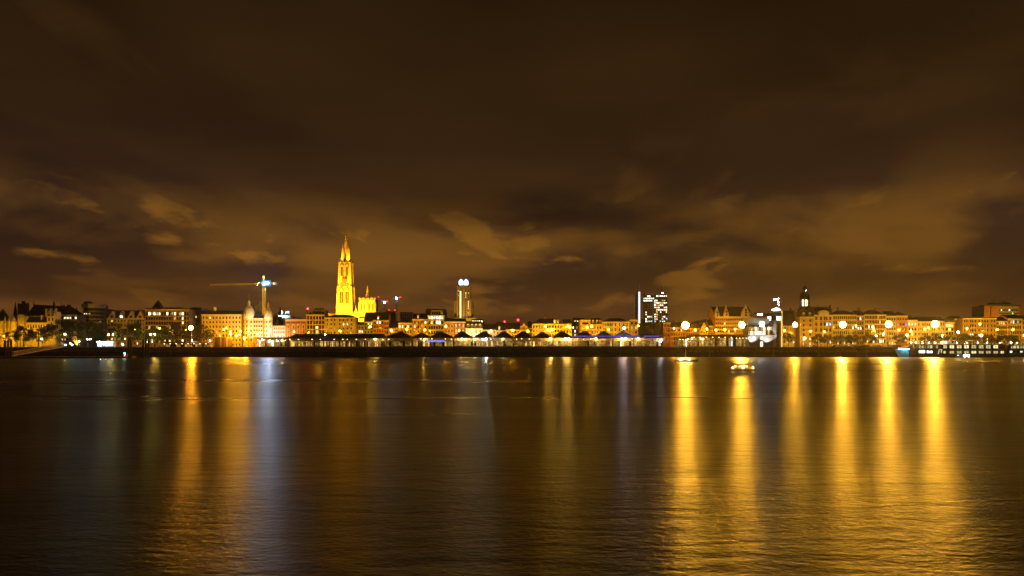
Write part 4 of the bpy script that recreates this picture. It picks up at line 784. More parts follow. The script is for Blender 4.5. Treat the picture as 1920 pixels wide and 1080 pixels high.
# tall office slab with lit windows
def office_tower():
    Y = 880; z = lambda p: Z(p, Y); x = lambda p: X(p, Y)
    t = thing('office_tower', 'dark office tower with scattered white lit windows and bright edge strip', 'tower', (x(1223), Y + 10, GZ))
    m = MB(); m.box(x(1201), x(1247), Y, Y + 20, GZ, z(552.5)); m.box(x(1196), x(1206), Y - 1.2, Y + 18, GZ, z(547.5)); m.box(x(1229), x(1251.5), Y - 2.5, Y - .01, GZ, z(551)); m.box(x(1250), x(1252), Y - 2.4, Y + 18, GZ, z(553)); m.build('wall', M_BROWN, t)
    flood((x(1222), Y - 70, GZ), (x(1222), Y, 40), (1, .55, .1), 5e4, 'added dim amber flood lamp before the office tower', 70)  # added to lift the brown wall out of the dark
    m = MB(); m.box(x(1196.6), x(1199.8), Y - 1.6, Y - 1.21, z(606), z(547.2)); m.build('edge_light', G_STRIPB, t)
    rnd = random.Random(5); rows = [553.5 + 4.3 * i for i in range(12)]
    L_, R_ = [1208 + 3.4 * i for i in range(6)], [1227.5 + 3.5 * i for i in range(7)]
    lm = ['.dWWd.', 'yWWWWW', 'WWWWWd', 'd.....', '......', '......', '......', '.W....', '.Wd...', '.dWcy.', '.W....', '.WccW.']
    rmask = ['.WWWWWW', '.d.....', 'WW..yyd', 'WWWyyWW', 'WyyWW..', 'WyW..WW', '.yWcWWW', '.y.cd.y', 'Wy..d..', 'WyddyW.', 'cy..y..', 'c..ccW.']
    for r_, py in enumerate(rows):
        for xs, mk, yy in ((L_, lm, Y - .08), (R_, rmask, Y - 2.58)):
            for c, q in enumerate(xs):
                k = mk[r_][c]; k = 'd' if k == '.' else k
                inst('window', win(k, True, True), t, (x(q), yy, z(py + 3.0)), (S(2.7, Y), 1, S(2.5, Y)))
    m = MB(); m.tube((x(1200.5), Y + 4, z(547.5)), (x(1200.5), Y + 4, z(532)), .22, .1); m.tube((x(1245.5), Y + 4, z(551)), (x(1245.5), Y + 4, z(534)), .22, .1); m.build('antenna', M_STEEL, t)
    m = MB(); m.ball((x(1241.5), Y - 2, z(549.6)), .6); m.build('roof_light', G_SMALLC, t)
office_tower()

# stepped art deco tower far behind
G_HALO = glow('blue_sign_halo', (.02, .14, 1), 1.1)
def deco_tower():
    Y = 1150; z = lambda p: Z(p, Y); x = lambda p: X(p, Y)
    t = thing('stepped_tower', 'tall stepped amber tower crowned by two glowing blue white signs', 'tower', (x(869), Y + 14, GZ))
    m = MB(); m.box(x(857.4), x(880.4), Y, Y + 22, GZ, z(536.5)); m.box(x(861.5), x(876), Y - 2.6, Y - .01, GZ, z(534.5)); m.box(x(851.6), x(886), Y + 3, Y + 25, GZ, z(564.5)); m.box(x(869.8), x(884), Y - 1.6, Y + 2.99, GZ, z(562)); m.box(x(850), x(893), Y - 5, Y - 2.7, GZ, z(596)); m.build('wall', mat('sandstone', (.40, .33, .22), var=.2, scale=.1), t)
    m = MB()
    for q in (857.6, 861.5, 869, 876, 880.2): m.box(x(q) - .5, x(q) + .5, Y - 3.0, Y - 2.61, GZ, z(536))
    m.build('pier', M_CREAM, t)
    for r_ in range(13):
        py = 544 + 4.1 * r_
        for q, d in ((859.4, -.06), (866.6, -2.66), (873.5, -2.66), (878.4, -.06 if py < 561 else -1.66)):
            k = 'd'
            if q == 859.4 and r_ in (0, 2): k = 'y'
            if q == 873.5 and r_ in (1, 2, 3): k = 'y'
            if q == 878.4 and r_ in (1, 5, 6, 7, 8, 10, 11): k = 'y'
            inst('window', win(k), t, (x(q), Y + d, z(py + 2.6)), (S(1.6, Y), 1, S(2.4, Y)))
        if py > 566:
            for q in (853.6, 883.8): inst('window', win('d'), t, (x(q), Y + (2.94 if q < 870 else 2.94 - 0), z(py + 2.6)), (S(1.6, Y), 1, S(2.4, Y)))
    m = MB(); m.box(x(862.4), x(865.0), Y - 3.0, Y - 2.63, z(597), z(546)); m.build('stairwell_light', G_STRIP, t)
    m = MB(); m.box(x(859.5), x(879), Y + 1, Y + 16, z(536.4), z(534.2)); m.build('sign_base', M_DARK, t)
    for q in (864.2, 873.6):
        m = MB(); m.prism_y([(x(q - 3.6), z(534)), (x(q + 3.6), z(534)), (x(q + 3.6), z(526.8)), (x(q + 1.6), z(525)), (x(q + 1.0), z(523.4)), (x(q - 1.0), z(523.4)), (x(q - 1.6), z(525)), (x(q - 3.6), z(526.8))], Y + 2, Y + 5); m.build('roof_sign', G_SIGNB, t)
        m = MB(); m.box(x(q - 4.5), x(q + 4.5), Y + 5.05, Y + 5.5, z(534.1), z(523.4)); m.build('sign_halo', G_HALO, t)  # glowing panel added behind each sign as its blue halo
    flood((x(869), Y - 60, GZ), (x(869), Y, 60), (1, .52, .06), 3.6e5, 'amber flood lamp below the stepped tower', 80)
deco_tower()

# ------------------------------------------------------------------ cranes
def lattice(m, p0, p1, w, n, r=.07, tri=False):
    p0 = Vector(p0); p1 = Vector(p1); d = (p1 - p0).normalized()
    u = Vector((0, 1, 0)) if abs(d.y) < .9 else Vector((1, 0, 0)); v = d.cross(u).normalized(); u = v.cross(d)
    offs = [u * w / 2 + v * w / 2, u * -w / 2 + v * w / 2, u * -w / 2 + v * -w / 2, u * w / 2 + v * -w / 2] if not tri else [u * w / 2 - v * w * .4, u * -w / 2 - v * w * .4, v * w * .5]
    for o in offs: m.tube(p0 + o, p1 + o, r, n=4)
    for i in range(n):
        a = p0 + (p1 - p0) * (i / n); b = p0 + (p1 - p0) * ((i + 1) / n)
        for k in range(len(offs)):
            o, q = offs[k], offs[(k + 1) % len(offs)]
            m.tube(a + o, b + q, r * .7, n=3); m.tube(b + o, b + q, r * .7, n=3)
def main_crane():
    Y = 660; x = lambda p: X(p, Y); z = lambda p: Z(p, Y)
    t = thing('tower_crane', 'yellow lattice tower crane with glowing blue white lamp and long jib', 'crane', (x(495), Y, GZ))
    m = MB(); lattice(m, (x(495), Y, GZ), (x(495), Y, z(539)), 2.5, 26, .17); m.build('mast', M_YCRANE, t)
    m = MB(); lattice(m, (x(495), Y, z(532)), (x(394), Y, z(534)), 1.5, 30, .11, True); m.build('jib', M_YCRANE, t)
    m = MB(); lattice(m, (x(495), Y, z(532)), (x(519), Y, z(530.5)), 1.3, 8, .1); m.build('counter_jib', M_YCRANE, t)
    m = MB(); m.box(x(512), x(518.5), Y - .8, Y + .8, z(534), z(530.8)); m.build('counterweight', M_GREY, t)
    m = MB(); lattice(m, (x(495), Y, z(537)), (x(494.5), Y, z(517)), 1.1, 7, .1); m.build('tower_head', M_YCRANE, t)
    m = MB(); m.tube((x(494.5), Y, z(518)), (x(420), Y, z(532.5)), .05, n=3); m.tube((x(494.5), Y, z(518)), (x(515), Y, z(530)), .05, n=3); m.build('tie_bar', M_IRON, t)
    m = MB(); m.box(x(489), x(494), Y - 2.2, Y - .9, z(537.5), z(533)); m.build('cab', M_DARK, t)
    m = MB(); m.box(x(479.6), x(481.6), Y - .6, Y + .6, z(534), z(532.6)); m.tube((x(480.6), Y, z(534)), (x(480.6), Y, z(552)), .04, n=3); m.box(x(480.2), x(481), Y - .2, Y + .2, z(553.4), z(552)); m.build('trolley', M_IRON, t)
    for q, w in ((498.0, 1.15), (502.4, 1.15)): m = MB(); m.ball((x(q), Y - 1.7, z(531.2)), w); m.build('lamp', G_CRANE, t)
    m = MB(); m.box(x(491.5), x(508), Y - .9, Y - .75, z(536.6), z(526)); m.build('lamp_halo', glow('blue_lamp_halo', (.03, .30, 1), 1.6), t)  # added glowing panel for the blue halo round the lamps
    m = MB(); m.ball((x(486), Y - 1.2, z(530.2)), .16); m.build('jib_light', G_SMALL, t)
    m = MB(); m.ball((x(483.5), Y - 1.2, z(534.5)), .14); m.build('jib_light', G_SMALL, t)
main_crane()
flood((X(480, 640), 632, GZ), (X(455, 660), 660, 62), (1, .55, .06), 2.6e5, 'added amber flood lamp below the tower crane', 75)  # added flood in place of the city light on the jib
def far_crane(px, py, label, reds, jib):
    Y = 1000; x = lambda p: X(p, Y); z = lambda p: Z(p, Y)
    t = thing('tower_crane', label, 'crane', (x(px), Y, GZ))
    m = MB(); lattice(m, (x(px), Y, GZ), (x(px), Y, z(py)), 1.6, 22, .2); m.build('mast', M_STEEL, t)
    m = MB(); lattice(m, (x(jib[0]), Y, z(jib[1])), (x(jib[2]), Y, z(jib[3])), 1.2, 12, .12, True); m.build('jib', M_STEEL, t)
    m = MB(); m.ball((x(px + .3), Y - 1.6, z(py)), 1.15); m.build('lamp', glow('far_crane_light', (.40, .60, 1), 120), t)
    for a, b in reds: m = MB(); m.ball((x(a), Y - 1.4, z(b)), .5); m.build('warning_light', G_RED, t)
far_crane(743.6, 559, 'slim far crane with blue white lamp above red warning light', ((741, 581.5), (751.5, 557.6)), (736, 560.5, 752, 557.5))
far_crane(721, 567, 'far crane with blue white lamp beside the cathedral stump tower', ((726, 565), (730, 581), (710, 556.5), (705, 567)), (703, 562, 728, 566.5))
def beacon(px, py, Y, yb, label):
    t = thing('warning_beacon', label, 'beacon', (X(px, Y), Y, Z(yb, Y)))
    m = MB(); lattice(m, (X(px, Y), Y, Z(yb, Y)), (X(px, Y), Y, Z(py + 1, Y)), .7, 8, .07); m.build('mast', M_IRON, t)
    m = MB(); m.lathe(X(px, Y), Y, [(.4, Z(py + 1, Y)), (.6, Z(py + .3, Y)), (.6, Z(py - .6, Y)), (.2, Z(py - 1.2, Y))], 8); m.build('lamp', glow('red_beacon', (1, .004, .015), 170), t)
beacon(946, 603.5, 660, 651, 'red beacon on lattice mast left of the pointed gable'); beacon(971.4, 600, 660, 651, 'red beacon on lattice mast right above the pointed gable')
beacon(577, 579, 640, 651, 'red beacon on lattice mast beside the stepped roof')

# ------------------------------------------------------------------ trees
def tree_meshes(seed, conic=False):
    rnd = random.Random(seed)
    tr = MB(); tr.tube((0, 0, 0), (0, 0, .30), .028, .020, 8); 
    tips = []
    for k in range(9):
        a = k * 2.4 + rnd.random(); h = .24 + .05 * k * (1.2 if conic else .8); l = rnd.uniform(.22, .40) * (.5 if conic else 1)
        p = Vector((0, 0, h)); q = p + Vector((math.cos(a) * l, math.sin(a) * l, rnd.uniform(.10, .28))); tr.tube(p, q, .012, .004, 5); tips.append(q)
    tr.tube((0, 0, .29), (rnd.uniform(-.03, .03), 0, .82), .020, .005, 6)
    cr = MB(); clumps = []
    for q in tips: clumps.append((q, rnd.uniform(.10, .17)))
    for k in range(26):
        a = rnd.random() * 6.283; h = rnd.uniform(.26, .94)
        if conic: rad = .30 * (1 - (h - .2) / .82) * rnd.uniform(.3, 1)
        else: rad = .47 * math.sqrt(max(0, 1 - ((h - .56) / .44) ** 2)) * rnd.uniform(.35, 1)
        clumps.append((Vector((math.cos(a) * rad, math.sin(a) * rad, h)), rnd.uniform(.06, .15) * (.6 if conic else 1)))
    for c, r in clumps:
        for _ in range(int(60 * (r / .11) ** 2)):
            d = Vector((rnd.gauss(0, 1), rnd.gauss(0, 1), rnd.gauss(0, .75))).normalized() * (r * rnd.random() ** .4)
            p = c + d; s = rnd.uniform(.010, .021); u = Vector((rnd.gauss(0, 1), rnd.gauss(0, 1), rnd.gauss(0, 1))).normalized(); v = u.orthogonal().normalized() * s; u = u * s * 1.5
            cr.add([p - u, p + v, p + u, p - v], [(0, 1, 2, 3)])
    return tr, cr
TREES = {}
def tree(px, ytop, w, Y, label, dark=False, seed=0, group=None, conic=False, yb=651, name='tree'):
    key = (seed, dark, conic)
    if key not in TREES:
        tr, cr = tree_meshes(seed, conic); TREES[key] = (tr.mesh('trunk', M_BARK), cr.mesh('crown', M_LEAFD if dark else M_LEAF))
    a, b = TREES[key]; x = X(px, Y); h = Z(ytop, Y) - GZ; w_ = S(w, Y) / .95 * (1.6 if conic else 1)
    t = thing(name, label, 'tree', (x, Y, GZ), group)
    for n, me in (('trunk', a), ('crown', b)):
        o = inst(n, me, t, (x, Y, GZ), (w_, w_, h))
        o.rotation_euler.z = random.random() * 6.28
g1 = 'trees along the left promenade'
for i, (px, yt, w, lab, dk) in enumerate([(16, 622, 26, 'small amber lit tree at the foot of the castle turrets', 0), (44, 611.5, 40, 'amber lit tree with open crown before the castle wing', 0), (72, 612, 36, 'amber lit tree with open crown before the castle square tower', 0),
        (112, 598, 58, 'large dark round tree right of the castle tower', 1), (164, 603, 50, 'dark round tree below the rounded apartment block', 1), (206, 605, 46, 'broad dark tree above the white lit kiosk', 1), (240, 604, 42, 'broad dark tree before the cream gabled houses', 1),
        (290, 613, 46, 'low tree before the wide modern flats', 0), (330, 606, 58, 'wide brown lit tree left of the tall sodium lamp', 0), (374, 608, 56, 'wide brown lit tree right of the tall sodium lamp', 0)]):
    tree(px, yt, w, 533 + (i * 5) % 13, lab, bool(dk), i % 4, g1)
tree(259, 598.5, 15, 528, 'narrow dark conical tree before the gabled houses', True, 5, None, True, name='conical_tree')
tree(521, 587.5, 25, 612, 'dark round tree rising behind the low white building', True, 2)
for i, px in enumerate((1202, 1218, 1236)): tree(px, 598 + (i % 2) * 2, 24, 598, ('leafy green tree beside the arched windows house', 'leafy green tree in the middle below the glass tower', 'leafy green tree beside the orange gable wall')[i], False, i + 1, 'trees below the glass tower')
for i, px in enumerate((1478, 1533, 1552, 1574, 1597, 1629, 1688, 1735, 1757, 1782, 1806, 1826, 1853, 1876, 1899)):
    tree(px, 624 + (i * 7) % 5, 22 + (i * 5) % 7, 543 + (i % 3) * 2, before(px, 'small street tree') or 'small street tree on the right quay', False, i % 4, 'small street trees on the right quay', name='street_tree')

# ------------------------------------------------------------------ lamps
MESH_L = {}
def street_lamp(px, py, Y=571, r=.42, g=None, label='sodium street lamp on slim pole along the house fronts', group='street lamps along the house fronts', zb=None, name='street_lamp'):
    g = g or G_STREET; x = X(px, Y); z = Z(py, Y); zb = GZ if zb is None else zb
    t = thing(name, label, 'street lamp', (x, Y, zb), group)
    m = MB(); m.lathe(x, Y, [(.2, zb), (.2, zb + .8), (.11, zb + 1.0), (.07, z - r * .4)], 8); m.tube((x, Y, z + r * .3), (x, Y - .9, z + r * 1.15), .05, n=5); m.tube((x, Y, z - r * .5), (x, Y, z + r * .32), .06, n=5); m.build('pole', M_IRON, t)
    key = ('hood', round(r, 2))
    if key not in MESH_L: MESH_L[key] = MB().lathe(0, 0, [(r * 1.15, .0), (r * 1.0, r * .25), (r * .3, r * .5)], 10).mesh('lamp_hood', M_IRON)
    inst('lamp_hood', MESH_L[key], t, (x, Y - .9, z + r * .85))
    key = ('globe', round(r, 2), g.name)
    if key not in MESH_L: MESH_L[key] = MB().ball((0, 0, 0), r).mesh('globe', g)
    inst('globe', MESH_L[key], t, (x, Y - .9, z))
for px, py in ((420, 618), (425.5, 615), (433, 622), (451.5, 621), (466, 622), (450, 627.5), (483, 626), (506.5, 621), (595, 614), (552, 622), (638, 621), (694.5, 613), (735, 620), (763, 618), (797, 619), (836, 612), (861, 620), (886, 619), (921, 620), (961, 619), (990, 621),
               (1023, 612), (1027, 619), (1036, 618.5), (1064.5, 612), (1068, 613.5), (1101, 614), (1109, 612), (1141, 618), (1196.4, 611), (1263.5, 616), (1303, 619), (1325, 617), (1341.6, 619), (1358.3, 618), (1378, 617), (1470, 620), (1519, 621), (1545, 622), (1604, 611), (1637, 618), (1684, 619), (1707, 621), (1733, 617.5), (1739.5, 615), (1779, 618), (1812, 616), (1836, 607.5), (1868, 618), (1898, 618), (1925, 616), (350, 618), (300, 616), (255, 618)):
    street_lamp(px, py, label=before(px, 'sodium street lamp') or 'sodium street lamp behind the promenade trees')
for px, py in ((39, 617), (38.4, 631), (8, 630), (84, 624), (58, 622)): street_lamp(px, py, 549, .34, None, 'sodium lamp on slim pole at the foot of the castle', 'lamps at the foot of the castle')
for px, py in ((123, 627), (205, 627.5), (213.5, 627.5), (284, 627), (291.4, 627)): street_lamp(px, py, 529, .32, glow('yellow_park_light', (1, .66, .10), 1200), 'yellow lamp shining up among the promenade tree leaves', 'lamps among the promenade trees')
for px, py in ((79.5, 635.5), (361, 638), (395, 639)): street_lamp(px, py, 522, .3, glow('pale_promenade_light', (1, .80, .45), 420), 'low pale lamp on the promenade below the trees', 'low lamps below the promenade trees')
for px, py, r in ((1655, 626.5, .55), (1641.5, 630, .5), (1699.6, 628.5, .5), (1795, 623, .65), (1508, 634, .6), (1918.5, 628.5, .5)): street_lamp(px, py, 537, r, G_STREETW, 'bright warm globe lamp along the right quay road', 'bright globe lamps on the right quay road')
for px, py, r, yy in ((433, 627, .42, 511), (459, 634.5, .62, 510), (444, 630, .4, 511), (1765.5, 630, .75, 560), (1838.5, 629, .75, 560)): street_lamp(px, py, yy, r, G_STREETW if yy > 550 else glow('quay_and_added_lantern', (1, .36, .014), 3600), 'extra bright lantern head, some added, over the quay road', 'extra bright lanterns, two of them added')  # two smaller quay lanterns are added to feed the orange water streak
street_lamp(1249.4, 597.5, 512, .55, G_BLUE, 'tall pole with violet blue lamp between the trees and the masts', None); street_lamp(1170, 615, 511, .62, glow('violet_white_light', (.66, .55, 1), 380), 'tall pole with violet white lamp above the violet awnings', None)
street_lamp(911, 636.5, 507, .62, G_COOL, 'dazzling white lamp on short quay pole before dark peaked roofs', None)
def mast_lamp(px, py, s=1.0, label='', Y=500.9, g=None):
    g = g or G_MAST
    x = X(px, Y); z = Z(py, Y); yh = Y - .75
    t = thing('quay_mast', label, 'lamp mast', (x, Y, GZ), 'sodium lamp masts along the quay')
    m = MB(); m.lathe(x, Y, [(.34, GZ + .02), (.34, GZ + 1.2), (.22, GZ + 1.4), (.13, z + .7)], 10); m.build('pole', M_STEEL, t)
    # added dish keeps mast light off the houses; globes span the glow disc
    m = MB(); n = 16; prof = [(.3, .62), (1.5 * s, .55), (2.0 * s, .05), (2.08 * s, -.5)]
    vs_ = [(x + r_ * math.cos(2 * math.pi * k / n), yh + yy, z + r_ * math.sin(2 * math.pi * k / n)) for r_, yy in prof for k in range(n)]
    m.add(vs_, [(i * n + k, i * n + (k + 1) % n, (i + 1) * n + (k + 1) % n, (i + 1) * n + k) for i in range(len(prof) - 1) for k in range(n)] + [tuple(range(n))]); m.build('added_shield_dish', M_STEEL, t)
    key = ('mast', s, g.name)
    if key not in MESH_L: MESH_L[key] = MB().ball((0, 0, 0), .46 * s).mesh('floodlight_globe', g)
    for k in range(7):
        a = k * math.pi / 3; rr = 1.35 * s if k < 6 else 0; inst('floodlight_globe', MESH_L[key], t, (x + rr * math.cos(a), yh - .05, z + rr * math.sin(a)))
for px, py, s, lab in ((359.2, 615, .72, 'sodium lamp mast between the two brown lit trees'), (1284.5, 610, 1.12, 'brightest sodium lamp mast, behind the white sailing yacht'), (1390, 609.5, 1.0, 'sodium lamp mast beside the white river pavilion'), (1490, 609, .72, 'smaller sodium lamp mast right of the grey control tower'),
        (1579, 609, 1.0, 'sodium lamp mast before the long amber house with dark attic'), (1664.5, 608, 1.02, 'sodium lamp mast before the slim amber house'), (1751.5, 608, 1.12, 'sodium lamp mast behind the bow of the cruise ship')): mast_lamp(px, py, s, lab, g={359.2: glow('orange_mast_light', (1, .38, .015), 3000), 1490: glow('weaker_mast_light', (1, .47, .03), 4000)}.get(px))

# ------------------------------------------------------------------ quay pavilions
def glazing(t, a, b, y, z0, z1, n, kinds, rnd):
    for i in range(n):
        x0 = a + (b - a) * i / n; x1 = a + (b - a) * (i + 1) / n
        inst('glass_panel', win(rnd.choice(kinds) if rnd.random() < .52 else rnd.choice('rrdGw'), True, True), t, ((x0 + x1) / 2, y, z0), (x1 - x0 - .08, 1, z1 - z0))
def pavilion(px0, px1, pk, label, kinds, roofm=None, awn=None, lamps=(), seed=0, peak=623, eave=632.6):
    Y = 512.0; a, b = X(px0, Y), X(px1, Y); D = 15.0; rnd = random.Random(seed); ze = Z(eave, Y); zp = Z(peak, Y + D / 2); mx = X(pk, Y + D / 2)
    t = thing('quay_pavilion', label, 'pavilion', ((a + b) / 2, Y + D / 2, GZ))
    k = min(2.0, (b - a) * .15)
    m = MB(); m.add([(a, Y - 1, ze), (b, Y - 1, ze), (b, Y + D, ze), (a, Y + D, ze), (mx - k, Y + D / 2 - 2, zp), (mx + k, Y + D / 2 - 2, zp), (mx + k, Y + D / 2 + 2, zp), (mx - k, Y + D / 2 + 2, zp)], [(0, 1, 5, 4), (1, 2, 6, 5), (2, 3, 7, 6), (3, 0, 4, 7), (4, 5, 6, 7), (3, 2, 1, 0)])
    ro = m.build('roof', roofm or M_SLATE, t)
    m = MB(); m.box(mx - k * .7, mx + k * .7, Y + D / 2 - 1, Y + D / 2 + 1, zp, zp + .7); m.box(mx - k * .9, mx + k * .9, Y + D / 2 - 1.3, Y + D / 2 + 1.3, zp + .7, zp + .9); m.build('roof_vent', M_DARK, ro)
    m = MB(); m.box(a + .02, b - .02, Y - 1.12, Y - 1.0, ze - .55, ze + .05); m.build('fascia', awn or M_DARK, t)
    n = max(3, round((b - a) / 4.6))
    cm = MESH_L.setdefault(('col', round(ze, 2)), MB().lathe(0, 0, [(.16, 0), (.16, .5), (.10, .6), (.10, ze - GZ - .7), (.2, ze - GZ - .35)], 8).mesh('column', M_IRON))
    for i in range(n + 1): inst('column', cm, t, (a + .2 + (b - a - .4) * i / n, Y - .7, GZ))
    glazing(t, a + .3, b - .3, Y + 3.5, GZ + .1, GZ + (ze - GZ) * .62, max(5, round((b - a) / 1.7)), kinds, rnd)
    m = MB(); m.box(a + .3, b - .3, Y + 3.75, Y + D - .6, GZ, ze - .2); m.box(a + .3, b - .3, Y + 3.5, Y + 3.749, GZ + (ze - GZ) * .64, ze - .25); m.build('inner_wall', M_BROWN, t)
    cl = MESH_L.setdefault('ceil', MB().lathe(0, 0, [(.10, .22), (.30, .18), (.34, 0), (.28, -.08)], 8).mesh('ceiling_lamp', G_UNDER))
    for i in range(n):
        if rnd.random() < .6: inst('ceiling_lamp', cl, t, (a + (b - a) * (i + rnd.uniform(.3, .7)) / n, Y + .4 + rnd.uniform(-.3, .8), ze - 1.0 - rnd.uniform(0, .5)))
    for q, py, gm, rr in lamps: m = MB(); m.ball((X(q, Y + .5), Y + .5, Z(py, Y + .5)), rr); m.build('hanging_lamp', gm, t)
    # terrace furniture: low planter wall
    m = MB(); m.box(a + .4, b - .4, Y - 3.6, Y - 3.2, GZ, GZ + .55); m.build('planter', M_WOOD, t)
GW = glow('bright_terrace_light', (1, .60, .14), 900); GC = glow('bright_cool_terrace_light', (1, .95, .88), 120)
pavilion(722, 772, 750, 'tan peaked quay pavilion beside the long iron shed', 'rrGd', M_TILE, seed=1)
pavilion(772.4, 806, 790, 'low tan quay pavilion behind the dark bracket post', 'rdwr', M_TILE, seed=2, peak=626)
pavilion(806.4, 850, 826, 'dark peaked quay pavilion with blue neon bar', 'rGRd', seed=3, lamps=((795.5, 637, GW, .28),))
pavilion(850.4, 887, 866, 'dark peaked quay pavilion with two warm hanging lamps', 'rRGG', seed=4, lamps=((866, 635.6, GW, .36), (874, 636, GW, .34)))
pavilion(887.4, 925, 908, 'dark peaked quay pavilion behind the dazzling white lamp', 'RrGR', seed=5, lamps=((890, 636, GW, .26), (905, 636.5, GC, .4)))
pavilion(925.4, 962, 945, 'dark peaked quay pavilion with greenish glowing panes', 'GGRr', seed=6, lamps=((943, 636, GW, .26),))
pavilion(962.4, 998, 981, 'dark peaked quay pavilion below the pointed gable house', 'rGGR', seed=7)
pavilion(998.4, 1037, 1017, 'orange roofed quay pavilion with one wide bright lamp', 'rrGR', M_TILE, seed=8, lamps=((1032, 634.5, GW, .5),), peak=625)
pavilion(1037.4, 1074, 1053, 'dark peaked quay pavilion with two large bright lamps', 'rRRG', seed=9, lamps=((1059.5, 635.6, GW, .5), (1067, 635.8, GW, .5)))
pavilion(1074.4, 1115, 1095, 'peaked quay pavilion at the start of the violet awnings', 'rrRr', awn=M_PURP, seed=10)
pavilion(1115.4, 1150, 1132, 'peaked quay pavilion with violet awning and bracket lamp', 'rRrr', awn=M_PURP, seed=11, lamps=((1117, 634.8, GW, .42),))
pavilion(1150.4, 1190, 1168, 'peaked quay pavilion with violet awning behind the violet white lamp', 'rRrW', awn=M_PURP, seed=12, lamps=((1165.5, 635.6, GW, .4), (1173, 635.4, GW, .42)))
pavilion(1190.4, 1246, 1210, 'wide peaked quay pavilion with violet awning and white flood lamp', 'rRrd', awn=M_PURP, seed=13, lamps=((1196.5, 634.6, GW, .36), (1238.5, 639.5, GC, .75)), peak=624)
t = thing('neon_sign', 'blue neon strip sign under the dark peaked roof', 'sign', (X(818, 511.6), 511.6, GZ + 4)); m = MB(); m.box(X(803, 511.6), X(833, 511.6), 511.5, 511.7, Z(640.6, 511.6), Z(638.4, 511.6)); m.build('neon_panel', G_NEON, t); m = MB(); m.box(X(802.6, 511.8), X(833.4, 511.8), 511.72, 511.9, Z(641, 511.8), Z(638, 511.8)); m.build('backing', M_IRON, t)
tt = glow('violet_awning_light', (.16, .11, .7), .75)
for i, q in enumerate((1088, 1120, 1152, 1184, 1222)):
    t = thing('awning_light', 'violet light strip over the violet awning', 'light strip', (X(q, 508.6), 508.6, Z(627.6, 508.6)), 'violet awning light strips')
    m = MB(); m.box(X(q - 15, 508.6), X(q + 15, 508.6), 508.5, 508.7, Z(631.2, 508.6), Z(629.6, 508.6)); m.build('tube_light', tt, t)
    m = MB(); m.box(X(q - 15.3, 508.8), X(q + 15.3, 508.8), 508.72, 509.0, Z(631.5, 508.8), Z(629.3, 508.8)); m.tube((X(q, 508.8), 509.0, Z(631, 508.8)), (X(q, 508.8), 511.1, Z(632.4, 508.8)), .06, n=4); m.build('bracket', M_IRON, t)

def iron_shed():
    Y = 512.0; a, b = X(537, Y), X(721.5, Y); D = 16; x = lambda p: X(p, Y); z = lambda p: Z(p, Y)
    t = thing('iron_shed', 'long open iron quay shed with flat dark roof and braced columns', 'shed', ((a + b) / 2, Y + 8, GZ))
    ze, zr = z(633.5), Z(626.2, Y + 8)
    m = MB(); m.add([(a, Y - 1, ze), (b, Y - 1, ze), (b, Y + D, ze), (a, Y + D, ze), (x(550), Y + 8, zr), (x(716), Y + 8, zr)], [(0, 1, 5, 4), (1, 2, 5), (2, 3, 4, 5), (3, 0, 4), (3, 2, 1, 0)]); m.build('roof', M_SLATE, t)
    for q in (572, 602):
        m = MB(); m.prism_y([(x(q - 14), z(631.4)), (x(q + 14), z(631.4)), (x(q), z(625.2))], Y + 1, Y + 7); m.build('roof_gable', M_SLATE, t)
    m = MB(); m.box(a, b, Y - 1.1, Y - 1.003, ze - .5, ze + .05); m.build('fascia', M_DARK, t)
    n = 24; cm = MB().lathe(0, 0, [(.18, 0), (.18, .5), (.11, .6), (.11, ze - GZ - .6), (.25, ze - GZ - .1)], 8).mesh('column', M_IRON)
    for i in range(n + 1): inst('column', cm, t, (a + .3 + (b - a - .6) * i / n, Y - .6, GZ))
    step = (b - a - .6) / n; br = MB(); br.tube((0, 0, 1.2), (step, 0, ze - GZ - 1), .07, n=4); br.tube((step, 0, 1.2), (0, 0, ze - GZ - 1), .07, n=4); bm = br.mesh('brace', M_STEEL)
    for i in range(14, n): inst('brace', bm, t, (a + .3 + step * i, Y - .6, GZ))
    rnd = random.Random(3)
    glazing(t, x(540), x(610), Y + 6, GZ + .1, GZ + 4.4, 24, 'rRdwRr', rnd); glazing(t, x(610), x(640), Y + 6, GZ + .1, GZ + 4.4, 11, 'GGRGd', rnd); glazing(t, x(640), x(719), Y + 6, GZ + .1, GZ + 4.2, 30, 'rwddr', rnd)
    m = MB(); m.box(x(538), x(720), Y + 6.3, Y + D - .5, GZ, ze - .3); m.build('inner_wall', M_BROWN, t)
    cl = MESH_L['ceil']
    for i in range(22):
        if rnd.random() < .45: inst('ceiling_lamp', cl, t, (a + (b - a) * (i + .5) / 22, Y + 1.5 + rnd.uniform(-.5, 2), ze - 1.1))
    m = MB(); m.ball((x(703.5), Y - .2, z(636)), .42); m.build('hanging_lamp', GW, t)
    m = MB(); m.ball((x(610.5), Y - 1.3, z(627)), .22); m.build('hanging_lamp', GC, t)
iron_shed()
